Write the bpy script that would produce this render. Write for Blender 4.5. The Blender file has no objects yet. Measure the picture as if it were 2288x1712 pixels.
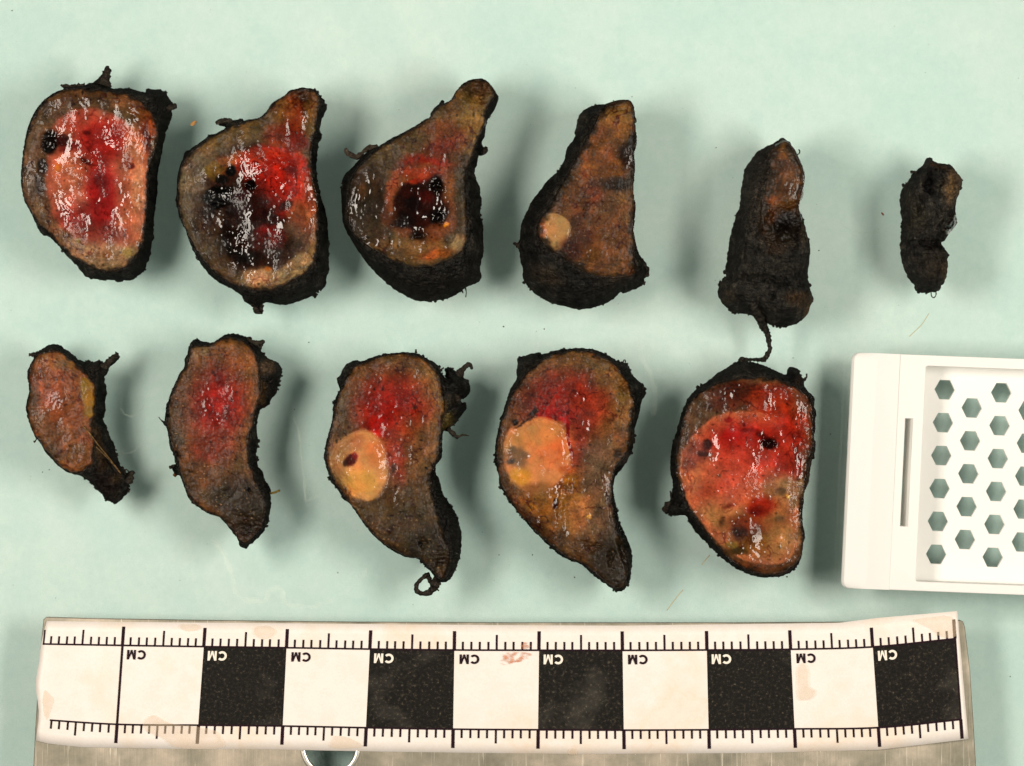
import bpy, bmesh, math, random
import numpy as np
from mathutils import Vector
from mathutils.geometry import delaunay_2d_cdt
random.seed(5)
scene = bpy.context.scene
COL = scene.collection
R = math.radians
PXCM = 187.0                     # photo pixels per centimetre on the ruler; 1 unit = 1 cm
scene.unit_settings.scale_length = 0.01

# ------------------------------------------------------------------ camera
CAMH = 50.0
cam = bpy.data.cameras.new('camera')
cam.sensor_fit = 'HORIZONTAL'
cam.sensor_width = 36
cam.lens = 36 * CAMH / (2288 / PXCM)
cam.clip_start = 1.0
cam.clip_end = 500
co = bpy.data.objects.new('camera', cam)
co.location = (0, 0, CAMH)
COL.objects.link(co)
scene.camera = co

# ------------------------------------------------------------------ light: two copy-stand lamps + dim room
world = bpy.data.worlds.new('World')
scene.world = world
world.use_nodes = True
world.node_tree.nodes['Background'].inputs[0].default_value = (0.68, 1.0, 0.86, 1)
world.node_tree.nodes['Background'].inputs[1].default_value = 0.03

def area(name, loc, sx, sy, power, col):
    l = bpy.data.lights.new(name, 'AREA')
    l.shape = 'RECTANGLE'; l.size = sx; l.size_y = sy
    l.energy = power; l.color = col
    o = bpy.data.objects.new(name, l)
    o.location = loc
    d = Vector((0, loc[1] * 0.2, 0)) - Vector(loc)
    o.rotation_euler = d.to_track_quat('-Z', 'Y').to_euler()
    COL.objects.link(o)
    return o
lampL = area('copy_stand_lamp_light', (-13.5, 2.0, 26), 12.0, 6.0, 6700, (1.0, 0.90, 0.79))
lampR = area('copy_stand_lamp_light', (14.5, 0.6, 26), 12.0, 6.0, 6400, (1.0, 0.915, 0.80))
for l in (lampL, lampR):
    l.rotation_euler[2] += 0

scene.view_settings.view_transform = 'Standard'
scene.view_settings.look = 'None'
scene.view_settings.gamma = 1
scene.view_settings.exposure = 0.12
scene.cycles.transparent_max_bounces = 12

# ------------------------------------------------------------------ helpers
def W(px, py, z=0.0):
    """photo pixel -> place on the horizontal plane at height z"""
    k = (CAMH - z) / CAMH
    return ((px - 1144) / PXCM * k, (856 - py) / PXCM * k, z)

def srgb(c):
    c = np.asarray(c, dtype=np.float64) / 255.0
    return np.where(c <= 0.04045, c / 12.92, ((c + 0.055) / 1.055) ** 2.4)

def tag(o, label=None, cat=None, group=None, kind=None):
    if label: o['label'] = label
    if cat: o['category'] = cat
    if group: o['group'] = group
    if kind: o['kind'] = kind
    return o

def empty(name, loc):
    o = bpy.data.objects.new(name, None)
    o.location = loc
    o.empty_display_size = 0.3
    COL.objects.link(o)
    return o

def mesh_obj(name, verts, faces, mat, parent=None, smooth=True, attrs=None):
    me = bpy.data.meshes.new(name)
    verts = np.asarray(verts, dtype=np.float32)
    if isinstance(faces, np.ndarray):
        n = len(faces); k = faces.shape[1]
        me.vertices.add(len(verts)); me.vertices.foreach_set('co', verts.ravel())
        me.loops.add(n * k); me.loops.foreach_set('vertex_index', faces.astype(np.int32).ravel())
        me.polygons.add(n)
        me.polygons.foreach_set('loop_start', np.arange(0, n * k, k, dtype=np.int32))
        me.update(calc_edges=True)
    else:
        me.from_pydata([tuple(v) for v in verts], [], faces)
    me.validate()
    if smooth:
        me.polygons.foreach_set('use_smooth', np.ones(len(me.polygons), dtype=bool))
    if attrs:
        for an, data in attrs.items():
            if data.ndim == 2:
                a = me.attributes.new(an, 'FLOAT_COLOR', 'POINT')
                rgba = np.ones((len(data), 4), dtype=np.float32); rgba[:, :3] = data
                a.data.foreach_set('color', rgba.ravel())
            else:
                a = me.attributes.new(an, 'FLOAT', 'POINT')
                a.data.foreach_set('value', data.astype(np.float32))
    me.materials.append(mat)
    o = bpy.data.objects.new(name, me)
    COL.objects.link(o)
    if parent is not None:
        o.parent = parent
    return o

# --- lattice noise in numpy
_rng = np.random.RandomState(11)
_G = _rng.rand(256, 256).astype(np.float64) * 2 - 1
_A = _rng.rand(256, 256) * 2 * np.pi
def pnoise(x, y, seed=0):
    x = x + seed * 17.31; y = y + seed * 9.77
    xi = np.floor(x).astype(int); yi = np.floor(y).astype(int)
    fx = x - xi; fy = y - yi
    u = fx * fx * fx * (fx * (fx * 6 - 15) + 10); v = fy * fy * fy * (fy * (fy * 6 - 15) + 10)
    def g(ix, iy, dx, dy):
        a = _A[ix & 255, iy & 255]
        return np.cos(a) * dx + np.sin(a) * dy
    a = g(xi, yi, fx, fy); b = g(xi + 1, yi, fx - 1, fy)
    c = g(xi, yi + 1, fx, fy - 1); d = g(xi + 1, yi + 1, fx - 1, fy - 1)
    return ((a * (1 - u) + b * u) * (1 - v) + (c * (1 - u) + d * u) * v) * 1.5
def fbm(x, y, seed=0, oct=3, gain=0.5):
    s = 0; a = 1.0; f = 1.0
    for i in range(oct):
        s = s + a * pnoise(x * f, y * f, seed + i * 3)
        a *= gain; f *= 2.03
    return s
def sstep(a, b, x):
    t = np.clip((x - a) / (b - a), 0, 1)
    return t * t * (3 - 2 * t)

def poly_sdf(P, X, Y):
    """signed distance, positive inside"""
    P = np.asarray(P, float)
    d2 = np.full(X.shape, 1e18); ins = np.zeros(X.shape, bool)
    n = len(P)
    for i in range(n):
        ax, ay = P[i]; bx, by = P[(i + 1) % n]
        ex, ey = bx - ax, by - ay
        L = ex * ex + ey * ey + 1e-9
        t = np.clip(((X - ax) * ex + (Y - ay) * ey) / L, 0, 1)
        dx = X - ax - t * ex; dy = Y - ay - t * ey
        d2 = np.minimum(d2, dx * dx + dy * dy)
        c = ((ay > Y) != (by > Y))
        if ey != 0:
            ins ^= c & (X < ex * (Y - ay) / ey + ax)
    d = np.sqrt(d2)
    return np.where(ins, d, -d)

def chaikin(P, n=1):
    P = np.asarray(P, float)
    for _ in range(n):
        Q = np.roll(P, -1, axis=0)
        P = np.stack([0.78 * P + 0.22 * Q, 0.22 * P + 0.78 * Q], 1).reshape(-1, 2)
    return P

# ------------------------------------------------------------------ materials
def newmat(name):
    m = bpy.data.materials.new(name)
    m.use_nodes = True
    nt = m.node_tree
    return m, nt, nt.nodes['Principled BSDF']
def N(nt, t, **kw):
    n = nt.nodes.new(t)
    for k, v in kw.items():
        if k.startswith('i_'):
            n.inputs[k[2:].replace('_', ' ')].default_value = v
        else:
            setattr(n, k, v)
    return n
def mix_color(nt, blend, fac, a, b):
    n = nt.nodes.new('ShaderNodeMix'); n.data_type = 'RGBA'; n.blend_type = blend
    for k, val in ((0, fac), (6, a), (7, b)):
        sock = n.inputs[k]
        if isinstance(val, bpy.types.NodeSocket):
            nt.links.new(val, sock)
        elif isinstance(val, (int, float)):
            sock.default_value = val if k == 0 else (val, val, val, 1)
        else:
            sock.default_value = (*val, 1) if len(val) == 3 else val
    return n.outputs[2]
def ramp(nt, sock, stops):
    n = nt.nodes.new('ShaderNodeValToRGB')
    nt.links.new(sock, n.inputs[0])
    e = n.color_ramp.elements
    e[0].position = stops[0][0]; e[0].color = (*stops[0][1], 1)
    e[1].position = stops[-1][0]; e[1].color = (*stops[-1][1], 1)
    for p, c in stops[1:-1]:
        q = e.new(p); q.color = (*c, 1)
    return n.outputs[0]
def maprange(nt, sock, a, b, c, d):
    n = nt.nodes.new('ShaderNodeMapRange')
    n.inputs[1].default_value = a; n.inputs[2].default_value = b
    n.inputs[3].default_value = c; n.inputs[4].default_value = d
    nt.links.new(sock, n.inputs[0])
    return n.outputs[0]
def objcoord(nt):
    return nt.nodes.new('ShaderNodeTexCoord').outputs['Object']
def noise(nt, vec, scale, detail=3, rough=0.55):
    n = N(nt, 'ShaderNodeTexNoise'); n.inputs['Scale'].default_value = scale
    n.inputs['Detail'].default_value = detail; n.inputs['Roughness'].default_value = rough
    nt.links.new(vec, n.inputs['Vector'])
    return n.outputs['Fac']
def bump(nt, h, strength, dist, prev=None):
    n = N(nt, 'ShaderNodeBump'); n.inputs['Distance'].default_value = dist
    if isinstance(strength, (int, float)): n.inputs['Strength'].default_value = strength
    else: nt.links.new(strength, n.inputs['Strength'])
    nt.links.new(h, n.inputs['Height'])
    if prev is not None: nt.links.new(prev, n.inputs['Normal'])
    return n.outputs[0]

def tissue_material():
    m, nt, b = newmat('wet_tissue')
    vec = objcoord(nt)
    col = N(nt, 'ShaderNodeAttribute', attribute_name='Col').outputs['Color']
    wet = N(nt, 'ShaderNodeAttribute', attribute_name='Wet').outputs['Fac']
    fin = N(nt, 'ShaderNodeAttribute', attribute_name='Fine').outputs['Fac']
    fine = noise(nt, vec, 38, 4, 0.65)
    f = ramp(nt, fine, [(0.3, (0.6, 0.52, 0.46)), (0.5, (0.95, 0.93, 0.9)), (0.72, (1.35, 1.3, 1.2))])
    c = mix_color(nt, 'MULTIPLY', fin, col, f)
    nt.links.new(c, b.inputs['Base Color'])
    nt.links.new(maprange(nt, wet, 0, 1, 0.42, 0.3), b.inputs['Roughness'])
    nt.links.new(maprange(nt, wet, 0.22, 1, 0.0, 0.55), b.inputs['Coat Weight'])
    b.inputs['Coat Roughness'].default_value = 0.04
    nt.links.new(maprange(nt, wet, 0.1, 0.7, 0.13, 0.02), b.inputs['Specular IOR Level'])
    b.inputs['Coat Tint'].default_value = (1, 1, 1, 1)
    b.inputs['Subsurface Weight'].default_value = 0.06
    b.inputs['Subsurface Radius'].default_value = (0.10, 0.03, 0.015)
    b.inputs['Subsurface Scale'].default_value = 0.5
    v = N(nt, 'ShaderNodeTexVoronoi'); v.inputs['Scale'].default_value = 22
    nt.links.new(vec, v.inputs['Vector'])
    st = maprange(nt, wet, 0, 0.9, 0.65, 0.16)
    n1 = bump(nt, noise(nt, vec, 16, 1, 0.5), st, 0.022)
    n2 = bump(nt, v.outputs['Distance'], st, 0.005, n1)
    nt.links.new(n2, b.inputs['Normal'])
    nt.links.new(n2, b.inputs['Coat Normal'])
    return m

def ink_material():
    m, nt, b = newmat('black_inked_tissue')
    vec = objcoord(nt)
    col = N(nt, 'ShaderNodeAttribute', attribute_name='Col').outputs['Color']
    fine = noise(nt, vec, 30, 5, 0.7)
    f = ramp(nt, fine, [(0.34, (0.35, 0.35, 0.35)), (0.52, (0.85, 0.85, 0.85)), (0.68, (2.0, 1.85, 1.65))])
    c = mix_color(nt, 'MULTIPLY', 1.0, col, f)
    nt.links.new(c, b.inputs['Base Color'])
    b.inputs['Roughness'].default_value = 0.5
    b.inputs['Specular IOR Level'].default_value = 0.16
    b.inputs['Roughness'].default_value = 0.36
    mp = N(nt, 'ShaderNodeMapping'); mp.inputs['Scale'].default_value = (1.0, 2.6, 1.6); mp.inputs['Rotation'].default_value = (0, 0, 0.6)
    nt.links.new(vec, mp.inputs[0])
    dn_ = N(nt, 'ShaderNodeTexNoise'); dn_.inputs['Scale'].default_value = 7; dn_.inputs['Detail'].default_value = 4; dn_.inputs['Distortion'].default_value = 1.6
    nt.links.new(mp.outputs[0], dn_.inputs['Vector'])
    n0 = bump(nt, dn_.outputs['Fac'], 0.9, 0.07)
    n1 = bump(nt, noise(nt, vec, 20, 4, 0.65), 0.9, 0.05, n0)
    nt.links.new(n1, b.inputs['Normal'])
    # crumbly dried ink: a diffuse body with a weak sheen that does not rise at grazing angles
    df = N(nt, 'ShaderNodeBsdfDiffuse'); nt.links.new(c, df.inputs['Color']); nt.links.new(n1, df.inputs['Normal'])
    gl = N(nt, 'ShaderNodeBsdfGlossy'); gl.inputs['Roughness'].default_value = 0.33; nt.links.new(n1, gl.inputs['Normal'])
    mx = N(nt, 'ShaderNodeMixShader'); mx.inputs[0].default_value = 0.022
    nt.links.new(df.outputs[0], mx.inputs[1]); nt.links.new(gl.outputs[0], mx.inputs[2])
    nt.links.new(mx.outputs[0], nt.nodes['Material Output'].inputs[0])
    nt.nodes.remove(b)
    return m
M_TISSUE = tissue_material()
M_INK = ink_material()

def simple(name, col, rough=0.5, metal=0.0, spec=0.5):
    m, nt, b = newmat(name)
    b.inputs['Base Color'].default_value = (*col, 1)
    b.inputs['Roughness'].default_value = rough
    b.inputs['Metallic'].default_value = metal
    b.inputs['Specular IOR Level'].default_value = spec
    return m

# ------------------------------------------------------------------ the setting: pale green sheet under a glass plate
GAP = 0.62
def sheet_material():
    m, nt, b = newmat('pale_green_sheet')
    vec = objcoord(nt)
    big = noise(nt, vec, 0.22, 2, 0.5)
    mid = noise(nt, vec, 1.3, 4, 0.6)
    fine = noise(nt, vec, 9, 4, 0.7)
    grain = noise(nt, vec, 70, 2, 0.6)
    c = ramp(nt, mid, [(0.34, (0.53, 0.655, 0.64)), (0.5, (0.56, 0.672, 0.645)), (0.66, (0.59, 0.685, 0.665))])
    c = mix_color(nt, 'MIX', maprange(nt, big, 0.35, 0.65, 0.0, 0.5), c, (0.46, 0.635, 0.61))
    c = mix_color(nt, 'MULTIPLY', 0.6, c, ramp(nt, fine, [(0.3, (0.9, 0.93, 0.93)), (0.7, (1.06, 1.03, 1.03))]))
    c = mix_color(nt, 'MULTIPLY', 0.8, c, ramp(nt, grain, [(0.3, (0.93, 0.95, 0.94)), (0.7, (1.05, 1.03, 1.04))]))
    nt.links.new(c, b.inputs['Base Color'])
    b.inputs['Roughness'].default_value = 0.8
    b.inputs['Specular IOR Level'].default_value = 0.2
    return m
def box_mesh(x0, x1, y0, y1, z0, z1):
    v = [(x, y, z) for z in (z0, z1) for y in (y0, y1) for x in (x0, x1)]
    f = [(0, 2, 3, 1), (4, 5, 7, 6), (0, 1, 5, 4), (2, 6, 7, 3), (0, 4, 6, 2), (1, 3, 7, 5)]
    return v, f
v, f = box_mesh(-22, 22, -18, 18, -GAP - 0.4, -GAP)
tag(mesh_obj('background_sheet', v, f, sheet_material(), smooth=False), kind='structure')

def glass_material():
    m, nt, b = newmat('clear_glass')
    nt.nodes.remove(b)
    out = nt.nodes['Material Output']
    tr = N(nt, 'ShaderNodeBsdfTransparent'); tr.inputs[0].default_value = (0.985, 1.0, 0.992, 1)
    gl = N(nt, 'ShaderNodeBsdfGlossy'); gl.inputs['Roughness'].default_value = 0.02
    fr = N(nt, 'ShaderNodeFresnel'); fr.inputs[0].default_value = 1.45
    mx = N(nt, 'ShaderNodeMixShader')
    nt.links.new(fr.outputs[0], mx.inputs[0]); nt.links.new(tr.outputs[0], mx.inputs[1]); nt.links.new(gl.outputs[0], mx.inputs[2])
    nt.links.new(mx.outputs[0], out.inputs[0])
    return m
v, f = box_mesh(-16, 16, -12, 12, -0.35, 0.0)
tag(mesh_obj('glass_plate', v, f, glass_material(), smooth=False), kind='structure')

# ------------------------------------------------------------------ strands (tubes)
def tube(name, pts, rad, mat, parent, seed=0, rough=0.25, res=7, col=(46, 42, 36)):
    P = [Vector(p) for p in pts]
    # catmull-rom
    Q = []
    rr = []
    n = len(P)
    rads = rad if isinstance(rad, (list, tuple)) else [rad] * n
    for i in range(n - 1):
        p0 = P[max(i - 1, 0)]; p1 = P[i]; p2 = P[i + 1]; p3 = P[min(i + 2, n - 1)]
        k = max(3, int((p2 - p1).length / 0.02))
        for j in range(k):
            t = j / k
            Q.append(0.5 * ((2 * p1) + (-p0 + p2) * t + (2 * p0 - 5 * p1 + 4 * p2 - p3) * t * t + (-p0 + 3 * p1 - 3 * p2 + p3) * t ** 3))
            rr.append(rads[i] * (1 - t) + rads[i + 1] * t)
    Q.append(P[-1]); rr.append(rads[-1])
    rnd = random.Random(seed)
    vs = []; fs = []
    ph = rnd.random() * 6
    for i, q in enumerate(Q):
        d = (Q[min(i + 1, len(Q) - 1)] - Q[max(i - 1, 0)]).normalized()
        a = Vector((0, 0, 1)).cross(d)
        if a.length < 1e-4: a = Vector((1, 0, 0))
        a.normalize(); b = d.cross(a)
        for k in range(res):
            th = 2 * math.pi * k / res
            r = rr[i] * (1 + rough * (rnd.random() * 2 - 1) + 0.25 * rough * math.sin(i * 0.9 + ph))
            vs.append(q + a * (math.cos(th) * r) + b * (math.sin(th) * r))
    for i in range(len(Q) - 1):
        for k in range(res):
            k2 = (k + 1) % res
            fs.append((i * res + k, i * res + k2, (i + 1) * res + k2, (i + 1) * res + k))
    vs.append(Q[0]); vs.append(Q[-1]); c0 = len(vs) - 2; c1 = len(vs) - 1
    L = (len(Q) - 1) * res
    for k in range(res):
        k2 = (k + 1) % res
        fs.append((c0, k2, k)); fs.append((c1, L + k, L + k2))
    loc = parent.location if parent is not None else Vector((0, 0, 0))
    V_ = np.array([tuple(v - loc) for v in vs])
    C = np.tile(srgb(col) * 0.8, (len(V_), 1))
    return mesh_obj(name, V_, fs, mat, parent, attrs={'Col': C, 'Wet': np.full(len(V_), 0.2)})

# ------------------------------------------------------------------ tissue slices
STEP = 4.6
def rot_blob(X, Y, cx, cy, rx, ry, ang):
    a = R(ang); dx = X - cx; dy = Y - cy
    u = dx * math.cos(a) + dy * math.sin(a); v = -dx * math.sin(a) + dy * math.cos(a)
    return np.sqrt((u / rx) ** 2 + (v / ry) ** 2)

def tissue_slice(spec, idx):
    ox, oy, s = spec['crop']
    h = spec['h']
    def T(p):
        return (ox + p[0] / s, oy + p[1] / s)
    out = chaikin(spec['out'], 1)
    plate = chaikin(spec['top'], 2)
    k = 2.758 / s                      # crop scale factor, so sizes are given in the same crop pixels
    st = STEP / k
    x0, y0 = out.min(0) - 14; x1, y1 = out.max(0) + 14
    nx = int((x1 - x0) / st) + 1; ny = int((y1 - y0) / st) + 1
    gx = x0 + np.arange(nx) * st; gy = y0 + np.arange(ny) * st
    X, Y = np.meshgrid(gx, gy)
    sd = idx * 5 + 1
    def F(X, Y):
        return poly_sdf(out, X, Y) + spec.get('rag', 1.0) / k * (5.0 * pnoise(X * k / 26, Y * k / 26, sd) + 3.2 * pnoise(X * k / 11, Y * k / 11, sd + 1) )
    f = F(X, Y)
    inside = f > -0.5 * st
    cell = inside[:-1, :-1] & inside[1:, :-1] & inside[:-1, 1:] & inside[1:, 1:]
    # face index
    idg = np.arange(nx * ny).reshape(ny, nx)
    a = idg[:-1, :-1][cell]; b = idg[:-1, 1:][cell]; c = idg[1:, 1:][cell]; d = idg[1:, :-1][cell]
    quads = np.stack([a, d, c, b], 1)          # y points down in the photo -> this winding faces up
    # boundary edges
    E = np.concatenate([quads[:, [0, 1]], quads[:, [1, 2]], quads[:, [2, 3]], quads[:, [3, 0]]])
    key = np.minimum(E[:, 0], E[:, 1]).astype(np.int64) * (nx * ny) + np.maximum(E[:, 0], E[:, 1])
    uq, inv, cnt = np.unique(key, return_inverse=True, return_counts=True)
    BE = E[cnt[inv] == 1]
    bv = np.unique(BE)
    Xf = X.ravel().copy(); Yf = Y.ravel().copy()
    for _ in range(2):
        e = 2.0
        fx = F(Xf[bv], Yf[bv]); gxx = (F(Xf[bv] + e, Yf[bv]) - F(Xf[bv] - e, Yf[bv])) / (2 * e)
        gyy = (F(Xf[bv], Yf[bv] + e) - F(Xf[bv], Yf[bv] - e)) / (2 * e)
        g2 = np.maximum(gxx ** 2 + gyy ** 2, 0.3)
        mv = np.clip(-fx / g2, -st, st)
        Xf[bv] += mv * gxx; Yf[bv] += mv * gyy
    # inward normals of boundary verts
    gl = np.sqrt(gxx ** 2 + gyy ** 2) + 1e-6
    inx = gxx / gl; iny = gyy / gl
    dout = np.maximum(F(Xf, Yf), 0); dout[bv] = 0
    wpx = 9 * pnoise(Xf * k / 60, Yf * k / 60, sd + 2) + 5 * pnoise(Xf * k / 18, Yf * k / 18, sd + 3)
    dface = poly_sdf(plate, Xf, Yf)
    t = dout / (dout + np.maximum(-dface, 0) + 1e-6)
    t = np.where(dface > 0, 1.0, t)
    z = h * (0.16 + 0.84 * np.clip(1 - (1 - t) ** 1.9, 0, 1) ** 0.72)
    # rounded shoulder just inside the cut edge
    z -= 0.035 * np.exp(-np.maximum(dface, 0) * k / 22.0) * (dface > -2)
    cutp = [np.asarray(q, float) for q in spec.get('cut', [spec['top']])]
    dcut = np.full(Xf.shape, -1e9)
    for q in cutp:
        dcut = np.maximum(dcut, poly_sdf(chaikin(q, 2), Xf, Yf))
    dcut = dcut + wpx / k
    # ---- macro relief
    xx = Xf * k / 2.758 / PXCM; yy = Yf * k / 2.758 / PXCM        # centimetres
    for (cx, cy, rx, ry, an, dz) in spec.get('relief', []):
        bd = rot_blob(Xf + 2.4 * wpx, Yf + 2.4 * np.roll(wpx, 3), cx, cy, rx, ry, an)
        z += dz * np.exp(-bd ** 2 * 1.6)
    # wetness
    wet = np.full(Xf.shape, spec.get('wet0', 0.25))
    for (cx, cy, rx, ry, an, w_) in spec.get('wet', []):
        bd = rot_blob(Xf + 2 * wpx, Yf + 2 * np.roll(wpx, 7), cx, cy, rx, ry, an)
        al = sstep(1.35, 0.6, bd)
        wet = wet * (1 - al) + w_ * al
    isface = dcut > 0
    wet = wet * (0.45 + 0.55 * sstep(-0.35, 0.35, fbm(xx / 0.33, yy / 0.4, sd + 40, 2)))
    grain = fbm(xx / 0.035, yy / 0.035, sd + 5, 2)
    mid = fbm(xx / 0.13, yy / 0.13, sd + 6, 2)
    mac = fbm(xx / 0.36, yy / 0.62, sd + 7, 2)
    rid = 1 - np.abs(pnoise(xx / 0.17 + 0.5 * mid, yy / 0.30, sd + 8)) * 2
    zf = 0.017 * mac + (0.005 - 0.0032 * wet) * mid + (0.0014 - 0.0011 * wet) * grain + 0.004 * wet * rid
    zi = 0.034 * mac + 0.026 * mid + 0.011 * grain + 0.02 * (0.5 - np.abs(fbm(xx / 0.22, yy / 0.32, sd + 33, 2))) + 0.012 * np.abs(pnoise(xx / 0.06, yy / 0.06, sd + 9))
    al = sstep(-8, 10, dcut)
    z += zf * al + zi * (1 - al) * (0.35 + 0.65 * sstep(0, 6, dout))
    z = np.maximum(z, 0.05)
    # ---- colour
    wx = Xf + (15 * pnoise(Xf * k / 75, Yf * k / 75, sd + 10) + 8 * pnoise(Xf * k / 24, Yf * k / 24, sd + 11) + 4 * pnoise(Xf * k / 9, Yf * k / 9, sd + 15)) / k
    wy = Yf + (15 * pnoise(Xf * k / 75, Yf * k / 75, sd + 12) + 8 * pnoise(Xf * k / 24, Yf * k / 24, sd + 13) + 4 * pnoise(Xf * k / 9, Yf * k / 9, sd + 16)) / k
    C = np.tile(np.array(spec['base'], float), (len(Xf), 1))
    for L in spec['paint']:
        cx, cy, rx, ry, an, col, stg, soft = L
        bd = rot_blob(wx, wy, cx, cy, rx, ry, an)
        al2 = (sstep(1 + soft, 1 - soft, bd) * stg)[:, None]
        C = C * (1 - al2) + np.array(col, float) * al2
    for (poly, col, stg, feather) in spec.get('zones', []):
        dd = poly_sdf(chaikin(poly, 2), wx * 0.35 + Xf * 0.65, wy * 0.35 + Yf * 0.65)
        al2 = (sstep(-feather, feather, dd) * stg)[:, None]
        C = C * (1 - al2) + np.array(col, float) * al2
    for L in spec.get('paint2', []):
        cx, cy, rx, ry, an, col, stg, soft = L
        bd = rot_blob(wx * 0.6 + Xf * 0.4, wy * 0.6 + Yf * 0.4, cx, cy, rx, ry, an)
        al2 = (sstep(1 + soft, 1 - soft, bd) * stg)[:, None]
        C = C * (1 - al2) + np.array(col, float) * al2
    # mottling, vessels, tan specks painted in for glints
    fine_a = np.ones(len(Xf))
    for poly, col, stg, feather in spec.get('zones', []):
        dd = poly_sdf(chaikin(poly, 2), Xf, Yf)
        fine_a = np.where(dd > -4, spec.get('zfine', 0.3), fine_a)
    C = C * np.array([1.0, 1.0, 0.93])[None, :] ** (0.3 + 0.7 * fine_a)[:, None]
    mot = fbm(xx / 0.09, yy / 0.09, sd + 20, 3)
    C *= (1 + 0.14 * mot * fine_a)[:, None]
    C[:, 0] *= 1 + 0.08 * fbm(xx / 0.2, yy / 0.2, sd + 21, 2)
    dk = sstep(0.55, 0.85, pnoise(xx / 0.05, yy / 0.05, sd + 22) + 0.25 * pnoise(xx / 0.3, yy / 0.3, sd + 23))
    C *= (1 - 0.45 * dk * fine_a)[:, None]
    cxx, cyy = plate.mean(0)
    th = np.arctan2(Yf - cyy, Xf - cxx)
    band = sstep(170, 60, dcut * k) * sstep(0, 12, dcut * k) * spec.get('band', 0.6)
    stri = pnoise(dcut * k / 10.0 + 1.2 * pnoise(th * 5, dcut * k / 60, sd + 52), th * 7, sd + 50)
    C *= (1 + 0.34 * stri * band * fine_a)[:, None]
    z += 0.0035 * stri * band
    ves = sstep(0.90, 0.99, 1 - np.abs(fbm(xx / 0.20, yy / 0.26, sd + 54, 3))) * sstep(-0.1, 0.4, pnoise(xx / 0.5, yy / 0.5, sd + 55) + 0.1)
    C *= (1 - 0.42 * ves * fine_a[...])[:, None] ** np.array([0.7, 1.3, 1.3])[None, :]
    mm = fbm(xx / 0.16, yy / 0.2, sd + 57, 3)
    C *= (1 + 0.20 * mm * fine_a)[:, None]
    rg = C[:, 0] / np.maximum(C[:, 1], 1)
    q_ = sstep(1.7, 3.6, rg)
    C[:, 0] *= 1 - 0.04 * q_; C[:, 1] *= 1 - 0.10 * q_; C[:, 2] *= 1 - 0.10 * q_
    g = spec.get('granular', 0.6)
    sp = sstep(0.5, 0.75, pnoise(xx / 0.028, yy / 0.028, sd + 24)) * sstep(-0.2, 0.5, pnoise(xx / 0.25, yy / 0.25, sd + 25) + 0.25)
    sp = (sp * g * (1 - 0.6 * wet) * fine_a)[:, None]
    C = C * (1 - 0.75 * sp) + np.array([205, 168, 128]) * 0.75 * sp  # granular sparkle put into the colour as pale tan dots
    z += sp[:, 0] * 0.006 * isface
    # ink bleeding over the cut edge
    bl = spec.get('bleed', 18)
    ed = sstep(bl, 0, dcut * k + 0.55 * bl * fbm(xx / 0.10, yy / 0.10, sd + 26, 3)) * 0.85
    C = C * (1 - ed[:, None]) + np.array([44, 38, 31]) * ed[:, None]
    # ink colour
    ibr = sstep(-spec.get('bleed', 18) * 1.3, 0, dcut * k + 12 * mot)[:, None] * 0.22
    ik = np.array(spec.get('ink', (45, 44, 40)), float)[None, :] * (1 + 0.25 * mot + 0.2 * mac)[:, None]
    st2 = sstep(0.1, 0.8, pnoise(xx / 0.05, yy / 0.16, sd + 27) + 0.4 * mac)[:, None]
    ik = ik * (1 - 0.4 * st2) + np.array([98, 92, 80]) * 0.4 * st2
    st3 = pnoise(dout * k / 9.0 + 1.5 * mac + 1.0 * mid, th * 9, sd + 60)
    ik = ik * np.clip(1 + 0.45 * st3 + 0.35 * mid, 0.2, 3)[:, None]  # ridge highlights and fold shading painted into the ink, following the relief
    z += np.where(isface, 0, 0.009 * st3 + 0.008 * (1 - 2 * np.abs(pnoise(dout * k / 22 + mac, th * 5 + mac, sd + 61))))
    for L in spec.get('inkpaint', []):
        cx, cy, rx, ry, an, col, stg, soft = L
        bd = rot_blob(wx, wy, cx, cy, rx, ry, an)
        al2 = (sstep(1 + soft, 1 - soft, bd) * stg)[:, None]
        ik = ik * (1 - al2) + np.array(col, float) * (1 + 0.2 * mot)[:, None] * al2
    ik = ik * (1 - ibr) + np.array([84, 62, 42]) * ibr
    Cl = srgb(np.clip(C, 4, 250)) ** 1.12 * (0.62 + 0.05 * (1 - fine_a))[:, None]
    Il = srgb(np.clip(ik, 6, 250)) ** 1.10 * 0.42 * 1.15 * spec.get('inkgain', 1.0)
    # ---- to world
    cxm, cym = out.mean(0)
    hm = h * 0.45
    org = Vector(W(*T((cxm, cym)), z=hm)); org.z = 0
    kk = (CAMH - hm) / CAMH
    wxv = (ox + Xf / s - 1144) / PXCM * kk - org.x
    wyv = (856 - oy - Yf / s) / PXCM * kk - org.y
    root = empty('tissue_slice', org)
    tag(root, spec['label'], 'tissue slice', 'inked tissue slices laid out in two rows')
    V3 = np.stack([wxv, wyv, z], 1)
    cls = np.zeros(len(Xf), int)                      # 0 ink, 1 cut face, 2.. extra parts
    cls[isface] = 1
    extra = spec.get('parts', [])
    for j, (nm, poly, dome) in enumerate(extra):
        dd = poly_sdf(chaikin(poly, 2), Xf, Yf) + wpx * 0.4 / k
        V3[:, 2] += dome * sstep(0, 60, dd * k) - 0.005 * np.exp(-(dd * k / 7) ** 2)
        cls[(dd > 0) & isface] = 2 + j
    qc = cls[quads[:, 0]]
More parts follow.
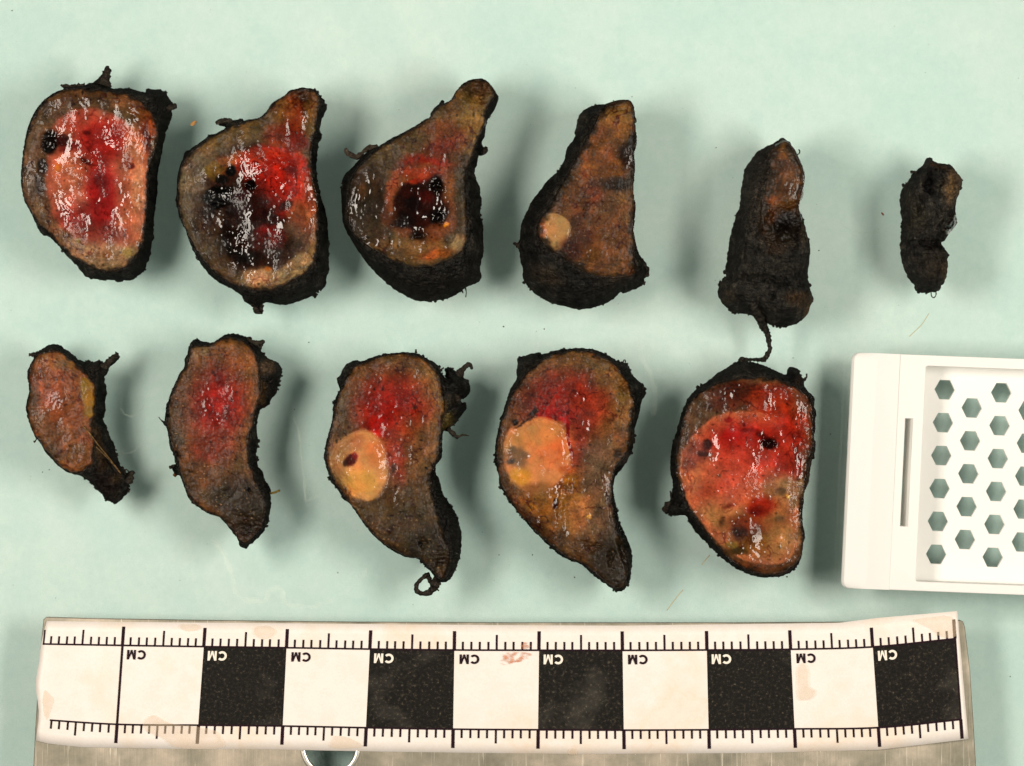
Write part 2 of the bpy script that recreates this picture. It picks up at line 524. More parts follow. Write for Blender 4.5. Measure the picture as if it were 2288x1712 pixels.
    def emit(name, sel, mat, colr, extraV=None, extraF=None):
        q = quads[sel]
        used, ii = np.unique(q, return_inverse=True)
        fq = ii.reshape(q.shape)
        Vv = V3[used]; Cc = colr[used]; Wt = wet[used]; Fn = fine_a[used]
        if extraV is not None:
            Vv = np.concatenate([Vv, extraV[0]]); Cc = np.concatenate([Cc, extraV[1]]); Wt = np.concatenate([Wt, extraV[2]]); Fn = np.ones(len(Wt))
            fq = np.concatenate([fq, extraF + len(used)])
        return mesh_obj(name, Vv, fq, mat, root, attrs={'Col': Cc, 'Wet': Wt, 'Fine': Fn})
    # skirt: own copy of the rim vertices, then two rings down to the plate
    pos = {v_: i for i, v_ in enumerate(bv)}
    nb = len(bv)
    r0 = V3[bv]
    dn = np.stack([inx, -iny], 1)
    nz = fbm(xx[bv] / 0.1, yy[bv] / 0.1, sd + 30, 2)
    r1 = r0.copy(); r1[:, :2] += dn * (0.004 + 0.02 * nz)[:, None] * 0.5; r1[:, 2] = r0[:, 2] * 0.55
    r2 = r0.copy(); r2[:, :2] += dn * 0.05; r2[:, 2] = 0.002
    sv = np.concatenate([r0, r1, r2])
    sc = np.tile(Il[bv], (3, 1)); sw = np.tile(wet[bv], 3)
    e0 = np.array([pos[v_] for v_ in BE[:, 0]]); e1 = np.array([pos[v_] for v_ in BE[:, 1]])
    sf = np.concatenate([np.stack([e1, e0, e0 + nb, e1 + nb], 1), np.stack([e1 + nb, e0 + nb, e0 + 2 * nb, e1 + 2 * nb], 1)])
    emit('inked_margin', qc == 0, M_INK, Il, (sv, sc, sw), sf)
    if (qc == 1).any():
        emit('cut_surface', qc == 1, M_TISSUE, Cl)
    for j, (nm, poly, dome) in enumerate(extra):
        if (qc == 2 + j).any():
            emit(nm, qc == 2 + j, M_TISSUE, Cl)
    for j, sdn in enumerate(spec.get('strands', [])):
        pts, rad = sdn[0], sdn[1]
        nm = sdn[2] if len(sdn) > 2 else 'tissue_strand'
        col = sdn[3] if len(sdn) > 3 else (58, 52, 44)
        tube(nm, [W(*T(p[:2]), z=p[2]) for p in pts], rad, M_INK, root, seed=idx * 10 + j, rough=0.35 if nm != 'fibre' else 0.05, col=col)
    # frayed crumbs and fine wisps along the inked edge
    rnd = random.Random(idx + 40)
    bm = bmesh.new()
    idxs = [i for i in range(nb)]
    for q in range(spec.get('crumbs', 60)):
        i = rnd.choice(idxs)
        if pnoise(np.array(xx[bv[i]] / 0.35), np.array(yy[bv[i]] / 0.35), sd + 31) < 0.12: continue
        p = V3[bv[i]] ; n_ = -dn[i]
        r = rnd.uniform(0.006, 0.022)
        ctr = Vector((p[0] + n_[0] * r * 0.1, p[1] + n_[1] * r * 0.1, rnd.uniform(0.4, 1.0) * p[2]))
        res = bmesh.ops.create_icosphere(bm, subdivisions=1, radius=r)
        for v_ in res['verts']:
            v_.co = Vector([cc * rnd.uniform(0.6, 1.5) for cc in v_.co]) + ctr
    me = bpy.data.meshes.new('edge_crumbs')
    bm.to_mesh(me); nV = len(bm.verts); bm.free()
    a_ = me.attributes.new('Col', 'FLOAT_COLOR', 'POINT')
    cc = np.ones((nV, 4), np.float32); cc[:, :3] = srgb((46, 42, 36)) * 0.8
    a_.data.foreach_set('color', cc.ravel())
    me.materials.append(M_INK)
    o = bpy.data.objects.new('edge_crumbs', me); COL.objects.link(o); o.parent = root
    o['kind'] = 'stuff'
    return root

S = []
S.append(dict(crop=(0, 100, 2.758), h=0.62, rag=1.0, granular=0.35, wet0=0.45,
  label='glossy red slice with a ragged black spike, leftmost in the upper row',
  out=[(375,245),(400,262),(440,258),(520,245),(575,222),(610,185),(640,150),(658,128),(672,150),(660,200),(668,235),(680,268),(740,262),(775,260),(830,272),(890,290),(890,265),(915,262),(940,278),(970,262),(1000,285),(1020,280),(1030,320),(1050,350),(1085,370),(1080,390),(1050,395),(1055,430),(1035,480),(1010,530),(1015,560),(1000,600),(990,640),(985,700),(970,740),(965,800),(960,900),(950,1000),(940,1060),(935,1150),(940,1180),(925,1230),(922,1290),(900,1340),(880,1390),(820,1445),(760,1452),(725,1465),(690,1450),(600,1445),(540,1440),(490,1400),(455,1345),(400,1300),(380,1265),(330,1210),(290,1180),(250,1170),(225,1120),(205,1050),(165,990),(145,930),(135,850),(140,780),(148,700),(160,600),(170,520),(200,450),(235,385),(290,330),(350,290),(400,278),(385,265)],
  top=[(300,345),(230,440),(190,540),(165,640),(155,750),(150,860),(165,950),(200,1020),(240,1090),(300,1150),(370,1220),(440,1290),(520,1345),(600,1385),(700,1400),(790,1375),(850,1310),(890,1230),(905,1150),(918,1000),(925,850),(930,750),(960,690),(985,600),(985,520),(950,440),(910,390),(860,345),(790,310),(700,305),(600,290),(500,280),(400,290)],
  base=(104,78,58),
  paint=[(190,760,60,400,8,(122,98,82),.8,.5),(300,420,120,60,-40,(92,66,46),.8,.5),(560,310,200,50,0,(96,66,42),.8,.4),(800,370,110,60,25,(128,88,58),.8,.5),
   (330,860,80,300,0,(110,70,50),.7,.5),(640,600,160,130,0,(176,52,46),.9,.5),(500,470,110,60,-20,(180,84,66),.8,.5),(420,770,80,110,0,(196,104,74),.9,.4),(560,720,70,90,0,(184,96,76),.6,.5),
   (640,960,100,230,0,(170,34,38),.85,.5),(490,1020,120,110,0,(168,52,50),.8,.5),(640,1130,130,90,0,(158,48,44),.7,.5),(845,700,75,180,0,(196,112,78),.9,.4),(870,900,60,150,0,(196,132,98),.9,.5),(800,1080,90,130,0,(190,110,84),.8,.5),
   (640,1300,220,90,0,(164,134,104),.9,.4),(420,1180,110,70,40,(150,112,86),.8,.5),(250,1030,50,100,-30,(120,94,74),.8,.5),(940,500,65,95,0,(146,70,26),.95,.3),(890,430,70,45,30,(128,74,34),.8,.4),(915,600,26,80,0,(86,22,16),.9,.5)],
  zones=[([(300,560),(420,430),(600,395),(760,460),(860,570),(925,700),(930,900),(905,1100),(830,1260),(640,1290),(450,1190),(350,1060),(300,900),(310,740)],(186,98,78),.85,14)], zfine=.7,
  paint2=[(640,600,150,120,0,(170,40,38),.85,.5),(480,480,110,50,-20,(176,76,60),.8,.5),(420,800,80,130,0,(206,118,90),.85,.4),(640,960,90,240,0,(160,30,34),.85,.5),(500,1060,120,90,0,(150,50,50),.75,.5),(850,720,70,180,0,(204,124,90),.85,.4),(870,920,50,150,0,(210,146,112),.85,.5),(830,1120,70,120,0,(196,122,92),.8,.5),(640,1290,220,80,0,(168,132,104),.8,.4),(650,1170,160,60,0,(130,60,50),.7,.5),(470,960,90,60,0,(206,120,104),.6,.5),(325,610,52,72,10,(22,16,14),1,.25),(280,755,30,45,0,(36,24,20),.95,.35),(405,600,45,36,0,(60,22,22),.9,.4),(265,860,28,80,0,(48,32,26),.85,.4),(820,760,26,20,0,(96,26,16),.95,.5),(795,725,40,36,0,(150,60,36),.6,.5),(550,550,26,16,0,(96,20,18),.9,.5),(450,640,60,22,-15,(110,26,26),.8,.5),(640,845,40,50,0,(110,22,22),.9,.5),(372,770,18,26,0,(206,122,46),.8,.5),(800,1285,36,30,0,(186,160,96),.7,.5),(680,1300,26,18,0,(150,90,40),.8,.5),(500,1210,20,14,0,(150,140,70),.7,.5),(560,730,46,14,30,(90,20,18),.8,.5)],
  wet=[(560,800,300,420,0,.95),(760,450,100,80,0,.8),(200,760,60,400,0,.4),(960,350,80,80,0,.6)],
  relief=[(560,730,50,80,20,-.05),(330,620,60,80,0,-.06),(660,590,110,110,0,-.03),(480,900,90,160,0,.03),(970,320,60,60,0,.10),(870,900,60,200,0,-.02)],
  strands=[([(375,250,.35),(430,262,.4),(520,262,.45)],[.012,.03,.05]),([(640,250,.5),(655,190,.5),(660,132,.48)],[.09,.05,.02]),([(1030,400,.4),(1060,385,.42),(1084,378,.4)],[.03,.03,.03])], crumbs=110))
S.append(dict(crop=(350, 150, 2.758), h=0.70, rag=0.8, granular=0.5, wet0=0.3,
  label='red and black slice with a lobe at upper right, second in the upper row',
  out=[(380,328),(430,315),(450,327),(490,322),(520,306),(530,325),(580,320),(630,322),(660,300),(690,265),(700,240),(730,210),(790,190),(820,145),(860,140),(900,125),(950,128),(990,140),(1000,170),(1028,195),(1030,225),(1047,235),(1040,260),(1020,290),(1005,350),(1000,400),(1020,410),(995,460),(990,500),(980,560),(978,640),(990,720),(1010,800),(1030,870),(1050,940),(1050,1000),(1060,1100),(1055,1200),(1058,1260),(1040,1290),(1040,1350),(1000,1375),(980,1385),(978,1420),(955,1405),(900,1430),(840,1455),(770,1468),(700,1450),(650,1450),(642,1470),(655,1500),(645,1525),(620,1510),(590,1470),(540,1450),(520,1410),(450,1360),(380,1330),(320,1280),(270,1220),(220,1130),(190,1050),(180,1000),(150,960),(130,900),(125,850),(108,820),(125,780),(120,700),(135,620),(155,570),(165,520),(200,505),(260,470),(310,430),(310,410),(350,415),(400,395),(430,370),(400,355),(370,352)],
  top=[(430,400),(330,450),(250,520),(190,580),(160,650),(145,750),(145,850),(170,950),(205,1030),(255,1130),(325,1230),(410,1300),(500,1350),(600,1378),(700,1378),(800,1350),(900,1290),(975,1230),(990,1150),(1000,1050),(1005,900),(995,800),(970,700),(960,600),(960,500),(985,400),(1000,300),(1020,220),(985,160),(900,140),(830,155),(770,205),(715,245),(680,310),(600,340),(520,360)],
  base=(104,84,62),
  paint=[(230,700,90,200,15,(122,102,82),.9,.4),(480,430,220,50,-22,(108,86,54),.9,.4),(850,260,150,110,0,(112,72,38),.95,.4),(900,180,80,50,0,(84,58,40),.9,.5),(950,340,45,90,0,(120,88,46),.8,.5),(850,330,60,120,0,(158,58,30),.8,.5),(790,430,110,70,0,(140,50,24),.85,.5),(880,480,70,60,0,(130,34,20),.85,.5),(800,280,70,60,0,(130,90,44),.6,.5),
   (630,890,380,405,0,(64,36,26),1,.06),(225,950,60,250,-20,(104,90,72),.7,.5),(290,850,60,170,0,(112,96,80),.8,.5),(470,610,150,62,-22,(152,90,50),.95,.3),(370,650,60,50,-20,(122,94,42),.9,.3),(730,640,225,145,8,(176,42,26),1,.15),(590,570,110,50,-12,(190,84,62),.6,.5),(760,770,200,150,0,(176,44,32),.95,.3),(720,880,90,70,0,(150,34,24),.9,.4),(890,940,80,130,0,(160,84,54),.95,.4),(960,870,40,150,-6,(170,110,80),.8,.4),(860,1060,90,90,0,(92,76,64),.8,.5),(800,1180,90,80,-30,(86,72,66),.8,.4)],
  paint2=[(480,960,210,250,15,(34,17,12),.85,.5),(620,1120,260,130,0,(42,23,17),.75,.5),(620,840,110,60,20,(40,16,12),.7,.6),(640,1080,50,60,0,(92,28,20),.6,.6),(390,960,40,90,10,(96,72,50),.5,.6),(330,1080,40,90,-20,(104,84,62),.5,.6),(760,540,150,26,10,(196,70,44),.6,.5),(930,760,44,150,-14,(176,70,50),.6,.5),(395,810,95,70,-10,(10,8,8),1,.25),(470,650,34,34,30,(12,8,8),1,.3),(420,700,40,26,0,(14,10,9),.95,.4),(510,820,70,40,0,(26,10,10),.95,.4),(480,1080,80,70,0,(14,10,8),.85,.6),(550,1170,90,44,10,(16,11,9),.8,.6),(590,738,34,32,0,(18,6,8),1,.25),(640,930,150,50,10,(48,14,12),.9,.4),(540,800,60,40,0,(60,14,14),.8,.5),(710,1050,90,70,0,(128,20,18),.85,.4),(800,870,50,26,-30,(50,18,14),.85,.5),(850,650,30,30,0,(120,22,20),.8,.5),(620,600,20,14,0,(120,18,16),.8,.5),(620,1080,150,50,0,(70,30,20),.6,.5),(350,1100,70,120,-20,(82,66,48),.7,.5),(330,900,40,40,0,(30,20,16),.8,.5),
   (660,1300,130,56,0,(176,140,108),.95,.35),(870,1240,140,60,-38,(160,134,102),.95,.3),(965,1130,36,100,10,(160,120,76),.8,.5),(650,1290,46,30,0,(196,160,136),.7,.5),(700,1250,24,12,0,(190,110,50),.8,.5),(430,1230,120,50,35,(88,70,46),.7,.5)],
  wet=[(640,900,330,370,0,.95),(850,300,100,130,0,.75),(940,850,60,200,0,.9),(660,1290,100,60,0,.8)],
  relief=[(590,738,30,30,0,-.06),(400,810,90,70,0,-.04),(720,650,150,100,0,.04),(480,1080,90,90,0,-.03),(900,200,100,70,0,-.1)],
  strands=[([(365,345,.5),(400,332,.52),(440,330,.55),(470,345,.55)],[.02,.035,.03,.04]),([(600,1440,.25),(625,1490,.22),(643,1518,.2)],[.07,.06,.025])], crumbs=110))
S.append(dict(crop=(720, 140, 2.758), h=0.74, rag=0.8, granular=0.55, wet0=0.2,
  label='dark pitted slice with a long tan arm, third in the upper row',
  out=[(345,512),(380,495),(410,470),(480,440),(560,400),(630,350),(665,345),(665,310),(690,275),(720,250),(730,222),(748,225),(750,250),(790,240),(805,215),(830,170),(880,120),(940,98),(990,98),(1030,125),(1060,165),(1090,210),(1080,240),(1060,290),(1025,330),(1005,400),(1000,455),(980,490),(985,510),(1015,520),(1010,545),(980,570),(960,570),(955,620),(935,660),(945,710),(970,750),(975,820),(985,870),(970,900),(975,960),(995,1000),(990,1080),(1000,1150),(985,1200),(970,1270),(985,1320),(960,1355),(880,1385),(840,1420),(780,1450),(720,1465),(640,1472),(570,1465),(500,1430),(430,1390),(370,1335),(310,1280),(250,1210),(200,1130),(150,1050),(120,980),(115,880),(110,800),(120,700),(160,660),(200,620),(250,560),(300,525)],
  top=[(350,540),(420,500),(520,440),(640,375),(700,300),(800,250),(830,180),(890,125),(980,110),(1040,145),(1075,215),(1010,290),(1000,400),(950,500),(920,600),(880,690),(885,800),(890,950),(900,1080),(870,1170),(780,1220),(660,1265),(560,1265),(470,1240),(380,1190),(290,1140),(210,1080),(170,1000),(160,900),(170,800),(190,720),(240,640),(300,590)],
  base=(92,74,52),
  paint=[(900,360,150,220,15,(132,100,56),.95,.4),(960,430,60,90,0,(142,112,60),.8,.5),(950,165,110,55,0,(88,66,48),.9,.5),(800,290,70,60,-30,(100,72,46),.8,.5),(1035,230,40,60,0,(96,78,58),.8,.5),(740,500,130,90,-10,(140,48,28),.8,.6),(760,420,90,60,0,(124,74,38),.6,.5),(560,520,160,60,-25,(96,76,50),.8,.5),(830,620,80,60,0,(76,54,36),.8,.5),
   (640,640,150,60,5,(156,42,26),.9,.45),(620,880,238,250,0,(124,74,48),1,.10),(880,900,60,260,0,(74,62,44),.9,.5),(280,900,130,260,0,(52,42,34),.95,.3),(280,760,90,60,0,(74,54,38),.7,.5)],
  zones=[([(470,800),(510,745),(580,765),(640,720),(710,700),(765,760),(785,860),(780,960),(730,1020),(660,1060),(570,1050),(490,1010),(445,940),(445,860)],(46,19,14),1,14)], zfine=.8,
  paint2=[(640,830,60,40,0,(104,24,18),.6,.5),(560,880,50,60,0,(20,9,8),.8,.5),(660,990,60,26,0,(70,26,18),.5,.5),(520,820,40,30,0,(64,22,16),.6,.5),(620,690,150,34,3,(160,62,38),.75,.5),(430,790,30,100,14,(168,84,54),.65,.5),(590,740,60,16,-8,(150,40,24),.7,.5),(780,780,36,100,0,(136,84,48),.8,.5),(708,765,44,62,10,(12,8,7),.9,.45),(715,960,50,52,0,(12,8,7),.9,.45),(600,1080,60,38,0,(12,8,7),.9,.5),(490,980,90,50,0,(24,12,10),.95,.35),(420,960,50,60,0,(110,60,34),.7,.5),
    (560,1160,230,80,0,(134,98,62),.9,.35),(690,1060,110,50,-20,(130,74,42),.8,.5),(600,1078,40,26,0,(12,8,8),.7,.5),(845,1120,58,48,-30,(166,134,100),.9,.4),(770,1005,18,12,-30,(214,140,34),1,.4),(700,1190,100,30,-10,(166,84,36),.7,.5),(250,800,30,60,0,(110,74,50),.6,.5),(330,1050,100,70,20,(92,78,66),.6,.5),(450,1180,100,30,25,(84,66,50),.7,.5)],
  wet=[(290,920,110,230,0,.95),(600,900,190,230,0,.98),(560,1150,230,80,0,.85),(640,600,150,60,0,.6)],
  relief=[(710,765,34,56,10,-.045),(715,960,40,45,0,-.045),(600,1080,45,34,0,-.04),(600,880,170,170,0,-.03),(950,170,90,90,0,-.18)],
  strands=[([(142,530,.35),(160,562,.33),(195,578,.33),(235,572,.36),(262,540,.4),(305,522,.45),(345,535,.5)],[.018,.03,.034,.032,.03,.035,.05],'tissue_strand',(84,74,62)),([(880,1385,.2),(888,1410,.15),(884,1445,.1)],[.012,.006,.005]),([(985,560,.4),(1005,535,.42),(1014,520,.42)],[.04,.03,.02]),([(845,1415,.15),(858,1402,.15),(868,1420,.1)],.008)], crumbs=90,
  inkpaint=[(700,1370,260,80,0,(42,39,34),.8,.5)]))
S.append(dict(crop=(1100, 180, 2.758), h=0.80, rag=0.7, granular=0.7, wet0=0.22, bleed=46,
  label='brown wedge-shaped slice with one small round tan spot, fourth in the upper row',
  out=[(555,180),(600,155),(650,138),(700,140),(745,130),(800,122),(845,125),(870,155),(880,200),(878,230),(898,245),(878,260),(885,330),(895,370),(885,420),(872,450),(880,540),(875,620),(865,680),(885,780),(880,850),(868,930),(885,1000),(905,1060),(940,1105),(960,1150),(978,1185),(940,1215),(940,1250),(900,1280),(860,1290),(815,1315),(790,1300),(760,1340),(700,1375),(620,1400),(530,1412),(450,1390),(390,1380),(320,1350),(260,1310),(205,1250),(185,1200),(190,1160),(168,1100),(170,1045),(128,1005),(170,990),(170,930),(180,870),(210,810),(240,740),(290,680),(340,610),(410,550),(450,480),(450,430),(480,385),(510,350),(520,260),(530,220)],
  top=[(690,170),(740,140),(800,130),(845,135),(870,180),(872,260),(885,350),(868,450),(872,560),(860,650),(878,770),(862,900),(875,1010),(860,1080),(880,1190),(800,1225),(700,1225),(600,1200),(500,1150),(420,1085),(340,1040),(285,980),(270,920),(300,850),(360,790),(400,700),(470,580),(540,440),(600,340),(650,230)],
  base=(112,76,46),
  paint=[(770,230,110,120,0,(146,104,60),.9,.5),(620,470,110,150,20,(136,82,46),.85,.5),(760,560,70,60,0,(120,78,38),.8,.5),(560,760,150,150,0,(108,68,42),.7,.5),(650,1000,200,180,0,(112,72,42),.8,.5),(820,1120,60,100,0,(120,80,44),.7,.5),(620,700,60,60,0,(120,56,40),.6,.5),(470,660,70,50,0,(96,64,34),.8,.5)],
  paint2=[(830,470,50,80,0,(36,22,18),.9,.4),(760,650,120,40,0,(36,28,22),.85,.5),(870,390,40,50,0,(32,26,20),.9,.4),(480,1050,70,70,20,(54,24,16),.85,.5),(560,960,60,60,0,(80,38,24),.6,.5),(520,870,36,40,0,(60,34,24),.7,.5)],
  zones=[([(370,825),(440,845),(480,900),(470,980),(430,1040),(390,1062),(330,1030),(290,980),(272,920),(300,855)],(188,144,96),1,5)],
  parts=[('round_nodule',[(370,825),(440,845),(480,900),(470,980),(430,1040),(390,1062),(330,1030),(290,980),(272,920),(300,855)],.015)],
  wet=[(820,470,60,80,0,.6),(560,1080,110,70,0,.65),(380,950,100,110,0,.35)],
  relief=[(700,160,120,60,0,-.10),(910,1180,50,60,0,.08)],
  strands=[([(128,1005,.3),(150,1008,.3),(180,1020,.35)],[.012,.02,.05]),([(900,1100,.5),(940,1150,.5),(950,1190,.45),(915,1200,.45),(900,1165,.45)],.035),([(900,1270,.3),(930,1255,.28),(942,1240,.26),(935,1262,.26)],.008),([(745,122,.6),(750,132,.6),(745,140,.62)],.006)], crumbs=90,
  inkpaint=[(540,260,40,70,25,(92,88,74),.7,.5),(330,1200,110,60,20,(84,70,54),.6,.5)]))
# paint the reddish edge of the round spot
S[-1]['after'] = [(300,925,24,80,5,(158,86,54),.7,.5)]
S.append(dict(crop=(1500, 260, 2.7586), h=0.80, rag=0.8, granular=0.9, wet0=0.2, bleed=90, inkgain=1.8,
  label='tall black slice with a brown patch near its tip and a dangling strand',
  out=[(690,125),(710,145),(735,160),(745,190),(775,225),(790,270),(815,315),(828,360),(822,430),(815,500),(790,540),(785,580),(810,610),(825,655),(835,720),(860,770),(865,830),(855,900),(845,990),(858,1030),(870,1080),(890,1135),(865,1160),(855,1210),(820,1250),(770,1285),(710,1297),(640,1290),(585,1270),(560,1240),(500,1220),(440,1215),(390,1205),(340,1175),(305,1130),(290,1100),(295,1050),(320,1005),(345,985),(335,940),(350,880),(360,790),(375,700),(398,640),(405,590),(430,560),(432,470),(445,400),(455,330),(490,270),(530,220),(570,190),(640,160),(665,140)],
  top=[(600,230),(700,160),(780,300),(800,400),(760,560),(780,700),(810,850),(790,1050),(730,1180),(600,1150),(430,1100),(420,980),(450,750),(500,560),(550,400)],
  cut=[[(690,140),(745,210),(790,290),(826,360),(816,490),(785,560),(790,700),(720,780),(600,780),(535,680),(535,560),(570,420),(600,340),(585,260),(620,190)]],
  base=(112,74,44),
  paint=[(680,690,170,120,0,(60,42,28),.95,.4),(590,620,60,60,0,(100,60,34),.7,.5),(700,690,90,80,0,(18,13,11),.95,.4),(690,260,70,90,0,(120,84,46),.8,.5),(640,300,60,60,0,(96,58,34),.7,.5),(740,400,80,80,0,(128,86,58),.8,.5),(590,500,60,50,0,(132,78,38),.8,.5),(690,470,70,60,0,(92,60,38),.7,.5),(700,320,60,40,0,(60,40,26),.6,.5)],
  wet=[(740,420,80,100,0,.5)],
  relief=[(480,340,60,120,15,.05),(500,640,60,60,0,.05),(420,760,50,110,0,.05),(600,640,20,80,0,-.06),(530,760,14,140,8,-.05),(660,1080,90,40,-10,.06),(590,1120,30,60,0,-.07),(700,1000,20,60,0,-.05),(760,900,50,60,0,.06),(690,760,110,80,0,-.14),(800,720,50,110,0,.10),(560,1010,260,26,4,-.10),(370,1100,80,90,0,.05),(700,1180,150,90,0,.10),(510,1190,24,90,0,-.1),(720,560,90,22,0,-.07),(470,900,90,200,0,.04),(820,1060,30,60,0,-.08),(640,860,80,20,20,-.05)],
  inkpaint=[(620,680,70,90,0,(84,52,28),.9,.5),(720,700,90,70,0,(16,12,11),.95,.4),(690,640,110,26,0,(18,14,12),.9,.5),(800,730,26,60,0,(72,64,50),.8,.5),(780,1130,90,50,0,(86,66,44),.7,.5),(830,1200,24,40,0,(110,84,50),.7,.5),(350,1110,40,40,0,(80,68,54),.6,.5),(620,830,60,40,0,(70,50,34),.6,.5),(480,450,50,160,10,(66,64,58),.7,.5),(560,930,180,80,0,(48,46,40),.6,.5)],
  strands=[([(490,1130,.72),(515,1190,.6),(545,1230,.4),(560,1280,.2),(590,1340,.08),(603,1400,.05),(605,1440,.05),(585,1480,.06),(565,1500,.12),(500,1500,.3),(430,1500,.45)],[.05,.05,.055,.05,.04,.028,.025,.035,.03,.018,.03],'tissue_strand',(54,50,44)),([(770,235,.5),(785,232,.5),(792,215,.5),(783,205,.5)],.007),([(288,1105,.3),(305,1100,.3)],.008)], crumbs=120))
S.append(dict(crop=(1500, 260, 2.7586), h=0.60, rag=0.8, granular=0.9, wet0=0.35, inkgain=1.8,
  label='smallest slice, wholly black and notched, right end of the upper row',
  out=[(1590,245),(1610,265),(1650,285),(1700,290),(1740,305),(1760,345),(1795,375),(1800,410),(1785,460),(1765,520),(1755,570),(1760,610),(1768,650),(1750,690),(1720,720),(1700,760),(1665,775),(1690,800),(1710,840),(1728,850),(1710,870),(1712,920),(1708,980),(1690,1030),(1670,1045),(1665,1075),(1610,1085),(1550,1090),(1500,1060),(1510,1040),(1470,1000),(1440,930),(1420,860),(1418,780),(1425,700),(1430,630),(1420,560),(1415,490),(1435,430),(1480,380),(1490,350),(1530,320),(1565,290),(1575,260)],
  top=[(1580,330),(1700,340),(1750,400),(1700,560),(1640,700),(1560,780),(1620,850),(1650,980),(1580,1020),(1500,940),(1470,800),(1470,600),(1470,480)],
  cut=[[(1750,610),(1765,640),(1750,700),(1700,740),(1670,700),(1690,640)]],
  base=(30,27,24), paint=[(1715,625,20,20,0,(60,56,52),.8,.5)],
  wet=[(1715,650,80,90,0,.95)],
  relief=[(1640,440,10,90,6,-.08),(1730,640,40,40,0,.10),(1690,700,60,12,-35,-.08),(1680,760,40,20,-30,.04),(1620,880,90,14,-6,-.05),(1470,520,40,60,0,.05),(1520,560,14,90,0,-.06),(1600,600,60,60,0,.06),(1500,700,50,60,0,.05),(1560,680,50,14,20,-.06),(1650,680,14,70,-20,-.06),(1650,930,12,80,10,-.04),(1500,860,50,30,0,-.05),(1650,320,60,30,0,.04),(1740,540,30,60,0,-.05),(1580,420,34,90,5,-.14),(1705,430,60,110,0,.10),(1600,795,110,26,4,-.14),(1600,930,90,100,0,.05),(1720,650,50,50,0,.06)],
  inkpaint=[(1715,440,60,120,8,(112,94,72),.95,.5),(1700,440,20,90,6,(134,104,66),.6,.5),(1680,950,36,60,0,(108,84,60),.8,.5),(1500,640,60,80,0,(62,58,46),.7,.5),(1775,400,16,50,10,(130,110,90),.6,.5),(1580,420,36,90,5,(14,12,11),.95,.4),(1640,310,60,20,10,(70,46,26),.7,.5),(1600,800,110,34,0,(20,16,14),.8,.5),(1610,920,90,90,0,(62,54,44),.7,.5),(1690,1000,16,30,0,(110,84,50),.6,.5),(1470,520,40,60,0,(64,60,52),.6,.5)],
  strands=[([(1475,345,.3),(1490,342,.3),(1515,350,.35)],[.02,.012,.02]),([(1600,1085,.2),(1605,1110,.1),(1618,1118,.08),(1630,1105,.1),(1632,1085,.2)],.006)], crumbs=45))
S.append(dict(crop=(0, 720, 3.4475), h=0.50, rag=1.0, granular=0.6, wet0=0.3,
  label='small brown oval slice with a yellow fatty strip, leftmost in the lower row',
  out=[(230,240),(270,240),(310,215),(350,180),(400,165),(450,170),(500,210),(560,255),(600,290),(640,305),(665,290),(690,310),(740,300),(800,310),(850,270),(895,240),(915,265),(880,310),(840,345),(815,400),(790,430),(800,480),(815,540),(800,600),(805,680),(795,730),(770,745),(800,780),(830,850),(860,930),(890,1010),(905,1080),(940,1150),(970,1170),(1010,1135),(1028,1165),(1000,1200),(985,1240),(980,1310),(930,1370),(875,1410),(850,1390),(800,1375),(770,1320),(720,1275),(660,1215),(610,1185),(540,1170),(490,1140),(430,1090),(380,1030),(350,1010),(345,970),(310,920),(280,890),(250,820),(225,740),(200,670),(205,600),(230,540),(235,490),(205,430),(210,370),(245,310),(270,270),(235,262)],
  top=[(300,250),(390,215),(480,225),(560,285),(640,355),(720,430),(755,500),(750,600),(745,730),(720,800),(740,900),(740,1010),(730,1090),(640,1160),(560,1150),(480,1110),(400,1020),(330,930),(270,840),(230,740),(225,640),(250,540),(235,440),(250,350)],
  base=(136,86,54),
  paint=[(450,560,140,260,-15,(152,86,56),.9,.5),(440,580,90,90,0,(158,74,56),.6,.5),(440,300,160,60,10,(150,104,66),.8,.5),(580,700,120,250,-15,(144,84,54),.7,.5),(260,620,50,160,0,(96,72,52),.8,.5),(360,860,110,120,-30,(108,76,50),.7,.5),(600,1040,140,90,-30,(132,86,46),.7,.5),(270,450,50,60,0,(110,64,44),.8,.5),(430,1000,60,60,-30,(84,64,46),.8,.5)],
  zones=[([(640,420),(700,440),(745,500),(740,600),(745,720),(690,740),(660,640),(640,540)],(150,114,44),1,12)],
  paint2=[(700,600,34,60,0,(172,122,34),.8,.5),(680,680,30,40,0,(130,104,52),.6,.5)],
  parts=[('yellow_fat_strip',[(640,420),(700,440),(745,500),(740,600),(745,720),(690,740),(660,640),(640,540)],.012)],
  wet=[(450,560,120,200,0,.55),(830,1250,120,110,0,.95),(690,1150,60,50,0,.8)],
  relief=[(740,340,50,40,0,.10),(830,1230,80,60,0,-.06),(900,1200,50,30,0,.05)],
  inkpaint=[(780,960,34,200,-12,(86,66,40),.9,.5),(830,1240,90,80,0,(40,24,16),.9,.5),(900,1200,46,26,-20,(92,74,48),.8,.5),(790,1120,40,60,0,(70,50,30),.8,.5),(860,1330,60,26,0,(66,58,50),.7,.5),(730,350,60,40,0,(62,56,48),.7,.5)],
  strands=[([(640,800,.53),(700,870,.56),(760,950,.5),(850,1060,.4),(930,1165,.35)],.007,'fibre',(150,120,74)),([(740,960,.5),(830,1050,.45),(925,1160,.4)],.006,'fibre',(130,104,66)),([(225,250,.3),(260,252,.32),(310,235,.4)],[.022,.02,.03]),([(800,340,.3),(855,290,.38),(905,250,.42)],[.05,.035,.035]),([(285,890,.2),(275,910,.2),(266,922,.18)],[.012,.006,.014]),([(970,1175,.25),(950,1140,.26),(975,1135,.28),(990,1150,.28)],.006),([(985,1230,.2),(1005,1190,.25),(1022,1150,.28)],[.05,.04,.02])], crumbs=110))
